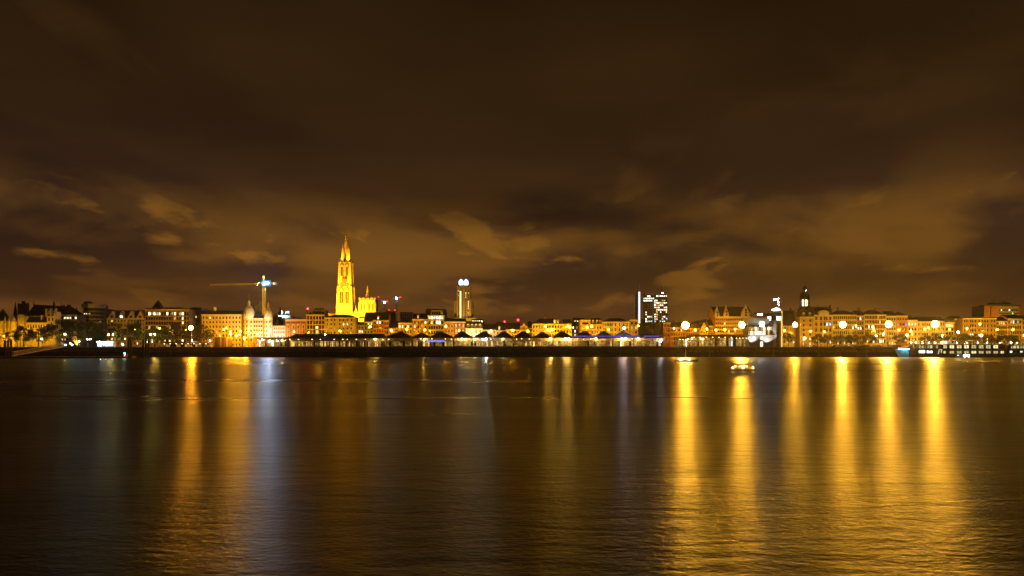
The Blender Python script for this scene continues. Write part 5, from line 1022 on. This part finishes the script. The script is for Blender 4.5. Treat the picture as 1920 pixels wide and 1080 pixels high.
def flat_shed(px0, px1, label, kinds, seed, lamps=(), Y=514.0, eave=628.5):
    a, b = X(px0, Y), X(px1, Y); x = lambda p: X(p, Y); z = lambda p: Z(p, Y); ze = z(eave); rnd = random.Random(seed)
    t = thing('flat_shed', label, 'shed', ((a + b) / 2, Y + 6, GZ))
    m = MB(); m.box(a, b, Y - 2, Y + 12, ze - 1.2, ze + .25); m.build('roof', M_DKBRICK, t)
    n = max(4, round((b - a) / 4.2)); cm = MB().box(-.1, .1, -.1, .1, 0, ze - 1.2 - GZ).mesh('column', M_IRON)
    for i in range(n + 1): inst('column', cm, t, (a + .2 + (b - a - .4) * i / n, Y - 1.5, GZ))
    glazing(t, a + .3, b - .3, Y + 2.5, GZ + .1, ze - 1.6, max(6, round((b - a) / 1.6)), kinds, rnd)
    m = MB(); m.box(a + .2, b - .2, Y + 2.7, Y + 11.8, GZ, ze - 1.3); m.build('inner_wall', M_BROWN, t)
    for i in range(n): inst('ceiling_lamp', MESH_L['ceil'], t, (a + (b - a) * (i + .5) / n, Y - .4, ze - 1.6))
    for q, py, gm, rr in lamps: m = MB(); m.ball((X(q, Y - .6), Y - .6, Z(py, Y - .6)), rr); m.build('hanging_lamp', gm, t)
flat_shed(1272, 1294, 'small glazed kiosk hall left of the long flat shed', 'RWrR', 21, ((1289, 635.5, GW, .3),), eave=632.5)
flat_shed(1295, 1377, 'long flat roofed glass shed left of the white pavilion', 'RrRwrc', 22, ((1297, 635, GW, .34), (1318, 635.5, GW, .34)))
flat_shed(1377.5, 1402, 'low glazed annex joined to the white pavilion side', 'RrRW', 23, eave=630)
flat_shed(478, 536, 'red and white lit shop row left of the long iron shed', 'RWrRR', 24, ((492, 637, glow('pinkish_shop_light', (1, .55, .45), 240), .4), (505, 640, GW, .3), (520, 639.5, GC, .36), (529, 638.5, GW, .3)), eave=633)
flat_shed(303, 392, 'low glazed tram shelter row below the brown lit trees', 'rdwrd', 25, eave=640.5, Y=524)
r_ = thing('hoarding', 'brown site hoarding of boards before the domed building', 'hoarding', (X(418, 512), 512, GZ))
for i in range(12): m = MB(); q = 400 + i * 3; m.box(X(q + .1, 512), X(q + 2.9, 512), 511.9 + (i % 2) * .05, 512.0 + (i % 2) * .05, GZ, Z(632 + (i % 3) * .15, 512)); m.build('board', M_WOOD if i % 4 else M_BROWN, r_)
for i in range(4): m = MB(); q = 401 + i * 11; m.box(X(q, 512) - .1, X(q, 512) + .1, 512.1, 512.3, GZ, Z(631.4, 512)); m.build('post', M_DARK, r_)
# white kiosks below the trees
def kiosk(px0, px1, ytop, label, g, Y=519):
    a, b = X(px0, Y), X(px1, Y); z1 = Z(ytop, Y)
    t = thing('kiosk', label, 'kiosk', ((a + b) / 2, Y + 2, GZ))
    m = MB(); m.box(a, b, Y + .3, Y + 4, GZ, z1 - .3); m.build('body', M_WHITE, t)
    m = MB(); m.box(a - .4, b + .4, Y - .8, Y + 4.2, z1 - .28, z1); m.build('roof', M_WHITE, t)
    n = max(2, round((b - a) / 2.0))
    for i in range(n): inst('lit_panel', win(g, False), t, (a + (b - a) * (i + .5) / n, Y + .22, GZ + .5), ((b - a) / n * .86, 1, z1 - GZ - 1.1))
    m = MB(); m.box(a + .3, b - .3, Y - .5, Y - .35, z1 - .42, z1 - .30); m.build('canopy_light', glow('kiosk_light', (.75, .95, 1), 260), t)
kiosk(182, 191, 640, 'small white glowing kiosk at the left of a pair', 'c'); kiosk(192, 212.5, 640, 'long white glowing kiosk below the broad dark tree', 'c')
for px, py, g, lab in ((136.5, 646.3, glow('blue_white_spot', (.35, .60, 1), 600), 'short post with blue white lamp below the round tree'), (231.8, 646, glow('cyan_spot', (.35, .9, 1), 160), 'short post with cyan white lamp before the piles'), (124.5, 646.5, GC, 'short post with white lamp left of the blue one'), (165, 636, GC, 'post with white lamp below the dark trees'), (171, 636, GC, 'post with white lamp near the white kiosk'), (150, 640, glow('green_spot', (.4, 1, .9), 90), 'short post with greenish lamp below the dark trees')):
    street_lamp(px, py, 514, .32, g, lab, None, name='promenade_lamp')

# dark bracket post on the quay
Y = 505; t = thing('quay_post', 'dark quay post with long curved bracket arms', 'post', (X(791, Y), Y, GZ)); m = MB(); m.lathe(X(791, Y), Y, [(.35, GZ), (.3, GZ + 1), (.2, Z(613, Y))], 8); m.build('pole', M_IRON, t)
m = MB(); m.tube((X(791, Y), Y, Z(613.5, Y)), (X(784, Y), Y, Z(612.5, Y)), .12); m.tube((X(784, Y), Y, Z(612.5, Y)), (X(777, Y), Y, Z(615.5, Y)), .1); m.box(X(775, Y), X(778, Y), Y - .3, Y + .3, Z(616.2, Y), Z(615, Y)); m.build('bracket_arm', M_IRON, t)

# ------------------------------------------------------------------ white river pavilion
def river_pavilion():
    Y = 508.0; x = lambda p: X(p, Y); z = lambda p: Z(p, Y)
    t = thing('river_pavilion', 'white floodlit river pavilion with portholes and grey control tower', 'building', (x(1436), Y + 7, GZ))
    m = MB(); wall_open(m, x(1404.5), x(1450), Y, GZ, z(629.2), [(x(1425.2), x(1431.4), GZ + .05, z(640))]); m.box(x(1404.5), x(1450), Y + .4, Y + 14, GZ, z(629.2) - .01); bw = m.build('base_wall', M_GREY, t)
    for q in (1403.2 + 0, 1413.8, 1428, 1442.4):
        k = 12; m = MB(); r = 2.7 if q < 1440 else 2.2
        m.prism_y([(x(q + (1.5 if q < 1405 else 0) + r * math.cos(2 * math.pi * i / k)), z(634.2 - r * 1.15 * math.sin(2 * math.pi * i / k))) for i in range(k)], Y - .08, Y - .005); m.build('porthole', W_WHITE if q < 1440 else W_WARM, bw)
    inst('door', win('W', True, True), bw, (x(1428.3), Y + .2, GZ + .05), (S(6, Y), 1, z(640) - GZ - .05))
    m = MB(); m.box(x(1404), x(1450.5), Y - .4, Y + 14.2, z(629.2), z(628.4)); m.build('floor_slab', M_GREY, t)
    rnd = random.Random(4)
    for i in range(11):
        q = 1406 + i * 4.0
        for r0, r1 in ((628.2, 620.4), (619.8, 612.6)): inst('glass_panel', win(rnd.choice('WRrRW'), True, True), t, (x(q), Y + 1.0, z(r0)), (S(3.7, Y), 1, z(r1) - z(r0)))
    m = MB(); m.box(x(1404.4), x(1449), Y + 1.2, Y + 13, z(628.3), z(612.5)); m.build('hall_core', M_BROWN, t)
    m = MB(); m.box(x(1404), x(1449), Y - .6, Y + 13.5, z(612.4), z(609)); m.build('eave_beam', M_DARK, t)
    m = MB(); m.box(x(1403.6), x(1442), Y - .3, Y + 13, z(608.9), z(597.2)); m.build('white_fascia', M_WHITE, t)
    m = MB(); m.box(x(1424), x(1432), Y - 1.2, Y - .61, z(613), z(603.8)); m.build('entrance_sign', glow('white_sign', (1, .97, .9), 4), t)
    m = MB(); m.box(x(1416), x(1467), Y + 1, Y + 12, z(592.4), z(586.2)); m.build('roof_deck', M_DARK, t)
    # control cabin with slanted panes, and rounded tower shaft
    m = MB(); m.lathe(x(1455.5), Y + 5, [(S(12, Y), z(606)), (S(14, Y), z(602)), (S(14.2, Y), z(601))], 18, sy=.75); m.build('cabin_floor', M_WHITE, t)
    for i in range(7):
        a = R(-155 + i * 20); inst('cabin_pane', win('Wcddc'[i % 5], False, False), t, (x(1455.5) + S(13.2, Y) * math.cos(a), Y + 5 + S(13.2, Y) * .75 * math.sin(a), z(601)), (S(4.2, Y), 1, z(592.4) - z(601)), a + math.pi / 2)
    m = MB(); m.lathe(x(1455.5), Y + 5.2, [(S(12, Y), z(601)), (S(12, Y), z(592.4))], 18, sy=.7); m.build('cabin_core', M_GREY, t)
    m = MB(); m.box(x(1449.8), x(1456), Y + .3, Y + 6, GZ, z(601)); m.build('white_pier', M_WHITE, t)
    m = MB(); m.lathe(x(1461.5), Y + 5, [(S(6.8, Y), GZ), (S(6.8, Y), z(582.4))], 20); m.build('tower_shaft', M_GREY, t, smooth=False)
    m = MB(); m.lathe(x(1460), Y + 5, [(S(4, Y), z(582.3)), (S(8.2, Y), z(581)), (S(8.4, Y), z(579.4)), (S(3.2, Y), z(577.4)), (S(.6, Y), z(575.6))], 16); m.build('radar_housing', glow('beacon_housing_light', (1, .97, .92), 3.2), t)
    m = MB(); m.tube((x(1464.5), Y + 5, z(578)), (x(1464), Y + 5, z(559.5)), .2, .12); m.box(x(1455), x(1464.6), Y + 4.9, Y + 5.1, z(562), z(561.2)); mp = m.build('signal_mast', M_WHITE, t)
    for q, p in ((1456, 561), (1459.3, 560), (1462, 559.6), (1464, 559), (1464.4, 566), (1464.6, 571)): m = MB(); m.ball((x(q), Y + 4.7, z(p)), .30); m.build('mast_light', G_SMALLC, mp)
    m = MB(); m.box(x(1468.7), x(1469.7), Y + 3, Y + 3.5, GZ, z(582)); m.build('edge_strip', glow('amber_edge_light', (1, .6, .12), 2.0), t)
    m = MB(); m.box(x(1421), x(1430), Y + .8, Y + .96, z(590.6), z(589)); m.build('deck_light', G_SMALLC, t)
river_pavilion()
for q in (1409, 1438): flood((X(q, 505), 504, GZ + .02), (X(q + 4, 508), 508, 24), (1, .97, .9), 9e3, 'white flood lamp before the river pavilion, %s' % ('porthole end' if q < 1420 else 'control tower end'), 100)

# ------------------------------------------------------------------ river cruise ship
def ship():
    Y = 488.0; x = lambda p: X(p, Y); z = lambda p: Z(p, Y); B = 11.0
    t = thing('cruise_ship', 'long dark river cruise ship with two rows of lit cabin windows', 'ship', (x(1830), Y + B / 2, 0))
    # hull: sections along the length, raked bow to the left
    secs = [(1686.5, 1694.5, .06), (1696, 1701, .34), (1706, 1709, .62), (1722, 1722, .9), (1740, 1740, 1), (1960, 1960, 1)]
    zt, zk = z(655), -.8
    vs_ = []; 
    for ptop, pbot, w in secs:
        yc = Y + B / 2; hw = B / 2 * w
        vs_ += [(x(pbot), yc - hw * .85, zk), (x(ptop), yc - hw, zt), (x(ptop), yc + hw, zt), (x(pbot), yc + hw * .85, zk)]
    fs = []
    for i in range(len(secs) - 1):
        for k in range(4): fs.append((i * 4 + k, (i + 1) * 4 + k, (i + 1) * 4 + (k + 1) % 4, i * 4 + (k + 1) % 4))
    fs += [(0, 1, 2, 3), tuple((len(secs) - 1) * 4 + k for k in (3, 2, 1, 0))]
    mi = MB(); mi.add(vs_, fs); mi.m = [1 if k < 4 * 2 else 0 for k in range(len(fs))]; mi.m[-2] = 1
    hull = mi.build('hull', [M_HULLDK, M_BOWLIT], t)
    # superstructure
    def side_wall(p0, p1, y0, y1, rects, name, m_=M_HULLDK):
        ops = [(x(a), x(b), z(d), z(c)) for a, b, c, d, k in rects]
        m = MB(); wall_open(m, x(p0), x(p1), Y, z(y1), z(y0), ops, .15); m.box(x(p0), x(p1), Y + .3, Y + B - .2, z(y1) + .01, z(y0) - .01); o = m.build(name, m_, t)
        for (a, b, c, d), r in zip(ops, rects): inst('cabin_window', win(r[4], True, True), o, ((a + b) / 2, Y + .12, c), (b - a, 1, d - c))
    cabs = [(1780, 1790), (1793.6, 1804), (1807, 1817.6), (1820.8, 1831.4), (1834.6, 1845.2), (1848, 1858.6), (1862, 1872.4)]
    up = [(1768.6, 1776.2)] + cabs; lo = [(1769, 1773.4)] + cabs + [(1875.6, 1883)]
    side_wall(1762, 1890, 654.9, 668.2 if False else 664.6, [(a, b, 655.6, 663.2, 's') for a, b in lo], 'lower_cabin_deck')
    side_wall(1762, 1884, 645.2, 654.85, [(a, b, 646.4, 653.6, 's') for a, b in up], 'upper_cabin_deck')
    side_wall(1720, 1761.9, 655.01, 664.6, [(1722, 1735.6, 656.4, 662.2, 'c'), (1737, 1749.4, 656.4, 662.2, 'c')], 'saloon_deck')
    fr = [(1717 + i * 5.4, 1721.6 + i * 5.4, 646.8, 653.4, 's' if i % 3 else 'G') for i in range(8)]
    side_wall(1715, 1761.9, 645.6, 654.9, fr, 'front_lounge')
    side_wall(1891, 1955, 646.4, 664.6, [(1893.5 + i * 6.4, 1898.6 + i * 6.4, 647.6, 653.6, 's') for i in range(9)] + [(1893.5 + i * 6.4, 1898.6 + i * 6.4, 656, 661.6, 'd' if i % 3 else 'c') for i in range(9)], 'stern_deck')
    m = MB(); m.prism_y([(x(1884), z(664)), (x(1890.8), z(664)), (x(1898), z(645)), (x(1891), z(645))], Y - .3, Y - .02); m.prism_y([(x(1873), z(654.5)), (x(1878), z(654.5)), (x(1886), z(645)), (x(1881), z(645))], Y - .3, Y - .02); m.build('slanted_fin', M_HULLDK, t)
    m = MB(); m.prism_y([(x(1692), z(655)), (x(1715), z(655)), (x(1715), z(647)), (x(1702), z(650.5))], Y + 2.5, Y + 8); m.build('bow_bulwark', M_HULLDK, t)
    # emblem on the hull: slanted white strokes, glow added so they show
    m = MB(); yy = Y - .12
    def stroke(a, b, c, d, w): m.prism_y([(x(a), z(b)), (x(a + w), z(b)), (x(c + w), z(d)), (x(c), z(d))], yy, yy + .1)
    stroke(1758.4, 664.2, 1760.4, 655.2, 1.0); stroke(1764.2, 661.6, 1765.6, 655.2, 1.0); m.box(x(1760.4), x(1766.6), yy, yy + .1, z(656.0), z(655.1)); m.box(x(1759.8), x(1763.6), yy, yy + .1, z(659.8), z(659.2)); m.build('hull_emblem', glow('emblem_glow', (1, .95, .9), .7), hull)
    for q, k in ((1796.4, 0), (1809.4, 1), (1816, 1)): m = MB(); m.box(x(q - 1.3), x(q + 1.3), Y - .1, Y - .012, z(667.8 if k else 667), z(665.4)); m.build('hull_porthole', G_SMALLC if k else W_COOL, hull)  # lit portholes low in the hull side
    m = MB(); m.box(x(1694), x(1715), Y + .5, Y + .7, z(655.6), z(655.2)); 
    m = MB(); m.tube((x(1690), Y + 3.2, z(654.4)), (x(1706), Y + .9, z(654.4)), .10, n=5); m.build('bow_light_bar', glow('bow_led', (.20, .75, .95), 75), hull)
    # sun deck: rail, canopies, lamps
    m = MB(); za = z(645.2)
    for zz in (.5, 1.0): m.tube((x(1712), Y + .2, za + zz), (x(1950), Y + .2, za + zz), .04, n=4)
    for i in range(50): q = 1712 + i * 4.8; m.tube((x(q), Y + .2, za), (x(q), Y + .2, za + 1.0), .035, n=4)
    m.build('deck_rail', M_STEEL, t)
    for a, b in ((1718, 1729), (1735, 1744), (1793, 1802), (1826, 1846)):
        m = MB(); m.box(x(a), x(b), Y + 2, Y + 8, za + 2.5, za + 2.7)
        for q in (a + .6, b - .6): m.tube((x(q), Y + 2.3, za), (x(q), Y + 2.3, za + 2.5), .06, n=4); m.tube((x(q), Y + 7.6, za), (x(q), Y + 7.6, za + 2.5), .06, n=4)
        m.build('deck_canopy', M_CANV, t)
    m = MB(); m.box(x(1775), x(1789), Y + 3, Y + 8, za, za + 2.2); m.build('wheelhouse', M_WHITE, t)
    for q in (1709.5, 1718.4, 1730.5, 1742, 1753, 1766.5, 1774.6, 1795, 1813.8, 1834, 1852, 1875, 1897, 1908):
        m = MB(); m.tube((x(q), Y + .5, za), (x(q), Y + .5, za + .8), .05, n=5); p = m.build('lamp_post', M_STEEL, t); m = MB(); m.ball((x(q), Y + .5, za + .98), .22); m.build('deck_lamp', glow('deck_light', (1, .86, .55), 130), p)
ship()

# ------------------------------------------------------------------ moored boats
def sailboat():
    Y = 330.0; cx = X(1288, Y); L_ = 10.5
    t = thing('sailing_yacht', 'white sailing yacht with bare mast moored before the quay', 'boat', (cx, Y, 0))
    vs_ = []; secs = [(-.5, .30, 1.0), (-.35, .75, .95), (-.1, 1.0, .9), (.15, .92, .92), (.35, .5, 1.02), (.5, .03, 1.15)]
    for s, w, zt in secs:
        hw = 1.55 * w; vs_ += [(cx + s * L_, Y - hw, zt), (cx + s * L_ * .93, Y - hw * .6, -.15), (cx + s * L_ * .93, Y + hw * .6, -.15), (cx + s * L_, Y + hw, zt)]
    fs = []
    for i in range(5):
        for k in range(4): fs.append((i * 4 + k, i * 4 + (k + 1) % 4, (i + 1) * 4 + (k + 1) % 4, (i + 1) * 4 + k))
    fs += [(3, 2, 1, 0), (20, 21, 22, 23)]
    m = MB(); m.add(vs_, fs); m.build('hull', M_WHITE, t, smooth=False)
    m = MB(); m.taper(cx + .2, Y, .9, 1.45, 2.0, 1.5, ay=.9, by=.6); cb = m.build('cabin', M_WHITE, t)
    for q in (-1.0, -.1, .8): inst('cabin_window', win('d', False, True), cb, (cx + .2 + q, Y - .80, 1.08), (.6, 1, .22))
    m = MB(); m.tube((cx - .6, Y, .9), (cx - .45, Y, 15.5), .11, .07, 8); m.tube((cx - .55, Y, 9.2), (cx - 1.6, Y, 9.3), .03); m.tube((cx - .55, Y, 9.2), (cx + .5, Y, 9.3), .03); m.build('mast', M_WHITE, t)
    m = MB(); m.tube((cx - .5, Y, 2.0), (cx - 4.4, Y, 1.9), .07); m.tube((cx - .6, Y, 2.12), (cx - 4.2, Y, 2.03), .14); m.build('boom', M_CANV, t)
    for q in (-3.2, .6): m = MB(); m.tube((cx + q, Y - 1.3, .9), (cx + q, Y - 1.95, 1.1), .03, n=4); p = m.build('fill_bracket', M_STEEL, t); m = MB(); m.ball((cx + q, Y - 2.0, 1.15), .12); m.build('hull_fill_light', glow('yacht_fill_light', (1, .72, .32), 420), p)  # lamps added on the near side to brighten the hull
    m = MB(); m.tube((cx - .45, Y, 15.3), (cx + L_ * .49, Y, 1.1), .015, n=3); m.tube((cx - .45, Y, 15.3), (cx - L_ * .48, Y, 1.0), .015, n=3); m.build('stay', M_STEEL, t)
    m = MB(); m.tube((cx - 5.2, Y - .1, .2), (cx - 5.5, Y - .1, -.5), .06); m.box(cx - 5.5, cx - 5.1, Y - .04, Y + .04, -.4, .9); m.build('rudder', M_WOOD, t)
sailboat()
G_HULLFILL = glow('boat_fill_light', (1, .60, .18), 190)
def motorboat():
    Y = 200.0; cx = X(1388, Y); L_ = 8.2
    t = thing('cabin_cruiser', 'small brown cabin cruiser with slanted windows moored on the river', 'boat', (cx, Y, 0))
    vs_ = []; secs = [(.5, .80, .75), (.2, 1.0, .72), (-.1, 1.0, .76), (-.35, .6, .88), (-.5, .04, 1.02)]
    for s, w, zt in secs:
        hw = 1.4 * w; vs_ += [(cx + s * L_, Y - hw, zt), (cx + s * L_ * .93, Y - hw * .7, -.12), (cx + s * L_ * .93, Y + hw * .7, -.12), (cx + s * L_, Y + hw, zt)]
    fs = []
    for i in range(4):
        for k in range(4): fs.append((i * 4 + k, (i + 1) * 4 + k, (i + 1) * 4 + (k + 1) % 4, i * 4 + (k + 1) % 4))
    fs += [(0, 1, 2, 3), (19, 18, 17, 16)]
    m = MB(); m.add(vs_, fs); m.build('hull', mat('varnished_wood', (.42, .27, .13), rough=.35, spec=.5), t)
    m = MB(); m.taper(cx - .1, Y, .74, 2.05, 2.9, 1.9, ay=1.15, by=.85); m.box(cx - 2.1, cx + 1.95, Y - .95, Y + .95, 2.05, 2.13); cb = m.build('cabin', M_CREAM, t)
    for q in (-1.75, -.75, .15, 1.05, 1.85):
        o = inst('cabin_window', win('y', False, True), cb, (cx - .1 + q * .86, Y - 1.14, 1.08), (.62, 1, .72)); o.rotation_euler.x = R(-12)
    m = MB()
    for q in (2.4, 3.0, 3.6): m.tube((cx + q, Y - 1.0, .74), (cx + q, Y - 1.0, 1.4), .025, n=4)
    m.tube((cx + 2.2, Y - 1.0, 1.4), (cx + 3.9, Y - 1.0, 1.4), .025, n=4); m.build('stern_rail', M_STEEL, t)
    m = MB(); m.tube((cx + .2, Y, 2.1), (cx + .2, Y, 3.9), .04, .03); m.build('signal_mast', M_STEEL, t)
    for q in (-2.6, .2, 2.9): m = MB(); m.tube((cx + q, Y - 1.36, .7), (cx + q, Y - 1.75, .95), .03, n=4); p = m.build('fill_bracket', M_STEEL, t); m = MB(); m.ball((cx + q, Y - 1.8, 1.0), .10); m.build('hull_fill_light', G_HULLFILL, p)  # added near-side lamps that light up hull and cabin
motorboat()

# ------------------------------------------------------------------ pontoon, gangway and piles on the left
def pontoon():
    Y = 440.0; x = lambda p: X(p, Y)
    t = thing('pontoon', 'long low floating landing stage along the left quay', 'pontoon', (x(100), Y + 3, 0))
    for i in range(9):
        a = x(-60 + i * 34); b = x(-60 + (i + 1) * 34) - .25; m = MB(); m.box(a, b, Y, Y + 6, -.4, 1.0); m.build('float', M_WOOD, t); m = MB(); m.box(a - .05, b + .05, Y - .15, Y + 6.1, 1.0, 1.22); m.build('deck', M_CANV, t)
    bm = MB().lathe(0, 0, [(.16, 0), (.16, .9), (.26, .95), (.2, 1.15)], 8).mesh('bollard', M_IRON)
    for q in (95, 134, 147, 161, 176, 190, 205, 219): inst('bollard', bm, t, (x(q), Y + .6, 1.22))
pontoon()
def gangway():
    a = Vector((X(24, 452), 452, 1.3)); b = Vector((X(120, 499), 499, GZ + .1))
    t = thing('gangway', 'amber lit sloping lattice gangway from landing stage to quay', 'gangway', tuple(a))
    d = b - a; n = 26; w = Vector((0, 1.4, 0))
    m = MB()
    m.add([a - w * .5, b - w * .5, b + w * 1.0, a + w * 1.0, a - w * .5 + Vector((0, 0, .35)), b - w * .5 + Vector((0, 0, .35)), b + w + Vector((0, 0, .35)), a + w + Vector((0, 0, .35))], [(0, 1, 5, 4), (1, 2, 6, 5), (2, 3, 7, 6), (3, 0, 4, 7), (4, 5, 6, 7), (3, 2, 1, 0)]); m.build('deck', M_CREAM, t)
    H = Vector((0, 0, 2.6))
    for s, nm in ((-.5, 'near_truss'), (1.0, 'far_truss')):
        m = MB(); o = w * s
        m.tube(a + o + H, b + o + H, .14, n=5); m.tube(a + o + H * .5, b + o + H * .5, .06, n=4)
        for i in range(n):
            p = a + d * (i / n) + o; q = a + d * ((i + 1) / n) + o; m.tube(p, p + H, .09, n=4); m.tube(p, q + H, .07, n=4)
        m.build(nm, M_CREAM, t)
gangway()
def pile(px, ytop, Y, r, label, group):
    t = tag(MB().lathe(X(px, Y), Y, [(r, -.8), (r, Z(ytop, Y)), (r * .9, Z(ytop, Y) + .25), (r * .15, Z(ytop, Y) + .6)], 10).build('mooring_pile', M_WOOD, at=(X(px, Y), Y, -.8)), label, 'pile', group)
for px, yt in ((9.5, 639.5), (15.5, 639), (21, 638.5)): pile(px, yt, 436, .6, 'tall mooring pile at the castle end of the landing stage', 'castle end mooring piles')
for px, yt in ((241.5, 638), (245.6, 636.5)): pile(px, yt, 437, .55, 'dark mooring pile of the pair behind the pale cabinet', 'mooring pile pair')
for px, yt in ((268.2, 636.5), (273.6, 637), (278.4, 638.5)): pile(px, yt, 437, .55, 'dark mooring pile of the three standing free beyond the landing stage', 'free standing mooring piles')
Y = 439; t = thing('navigation_marker', 'red and green marker light post on the landing stage', 'marker light', (X(232.5, Y), Y + 1, 1.22)); m = MB(); m.tube((X(232.5, Y), Y + 1, 1.22), (X(232.5, Y), Y + 1, Z(661, Y)), .06); m.build('post', M_WHITE, t)
for py, g, n in ((661.8, G_GRN, 'green_light'), (666.4, glow('red_marker', (1, .02, .04), 60), 'red_light'), (664.2, G_SMALLC, 'white_light')): m = MB(); m.ball((X(232.5, Y), Y + .8, Z(py, Y)), .26); m.build(n, g, t)
Y = 441; t = thing('control_cabinet', 'pale cabinet on the landing stage beside the dark piles', 'cabinet', (X(242, Y), Y, 1.22)); m = MB(); m.box(X(240, Y), X(244.5, Y), Y - .5, Y + .7, 1.22, 3.2); m.build('body', M_GREY, t); m = MB(); m.box(X(239.6, Y), X(244.9, Y), Y - .65, Y + .85, 3.2, 3.35); m.build('lid', M_DARK, t); m = MB(); m.box(X(240.4, Y), X(244.1, Y), Y - .54, Y - .503, 1.4, 3.0); m.build('door', M_STEEL, t)

# ------------------------------------------------------------------ parked cars on the right quay
def car_proto():
    body = MB(); prof = [(-2.1, .35), (2.1, .35), (2.15, .75), (1.9, .88), (1.05, .95), (.55, 1.42), (-1.0, 1.45), (-1.65, .98), (-2.1, .92)]
    body.prism_y(prof, -.85, .85)
    glass = MB(); glass.prism_y([(-1.45, .98), (.92, .98), (.48, 1.36), (-.95, 1.38)], -.87, .87); 
    wheel = MB(); wheel.prism_y([(.32 * math.cos(2 * math.pi * i / 12), .32 * math.sin(2 * math.pi * i / 12)) for i in range(12)], -.1, .1)
    return body, glass, wheel
cb, cg, cw = car_proto(); cgm = cg.mesh('side_glass', M_DGLASS); cwm = cw.mesh('wheel', M_RUB); cbm = [cb.mesh('body', m_) for m_ in M_CAR]; hl = MB().box(-.06, .06, -.2, .2, -.08, .08).mesh('headlight', G_SMALL)
names = ['dark', 'red', 'silver', 'white']
for i, px in enumerate((1565, 1574, 1586, 1600, 1607, 1617, 1625, 1638, 1647, 1668, 1677, 1684, 1388, 1512, 1526)):
    c = (i * 7 + i // 3) % 4; Y = 541.0 - (i % 3) * 2.5; x = X(px, Y)
    t = thing('parked_car', names[c] + ' hatchback car parked on the quay between white pavilion and ship' if px > 1500 else names[c] + ' hatchback car beside the glazed annex', 'car', (x, Y, GZ + .01), 'cars parked on the quay')
    inst('body', cbm[c], t, (x, Y, GZ + .01)); inst('side_glass', cgm, t, (x, Y, GZ + .01))
    for wx in (-1.3, 1.3):
        for wy in (-.8, .8): inst('wheel', cwm, t, (x + wx, Y + wy, GZ + .33))
    for wy in (-.6, .6): inst('headlight', hl, t, (x + 2.12, Y + wy, GZ + .7))

# ------------------------------------------------------------------ night air over the river, glowing round the lamps
HAZE = 6.5e-5
hb = MB(); hb.box(-2700, 2700, -110, 4100, -1.2, 150.0)
hm = bpy.data.materials.new('night_haze'); hm.use_nodes = True; nt = hm.node_tree; nt.nodes.clear()
ho = nt.nodes.new('ShaderNodeOutputMaterial'); hv = nt.nodes.new('ShaderNodeVolumePrincipled'); hv.inputs['Color'].default_value = (.95, .93, .9, 1); hv.inputs['Density'].default_value = HAZE; hv.inputs['Anisotropy'].default_value = .55
nt.links.new(hv.outputs[0], ho.inputs['Volume'])
hz = hb.build('haze', hm); hz['kind'] = 'stuff'; hz['label'] = 'thin night haze over river and city'; hz['category'] = 'haze'
cy.volume_bounces = 0
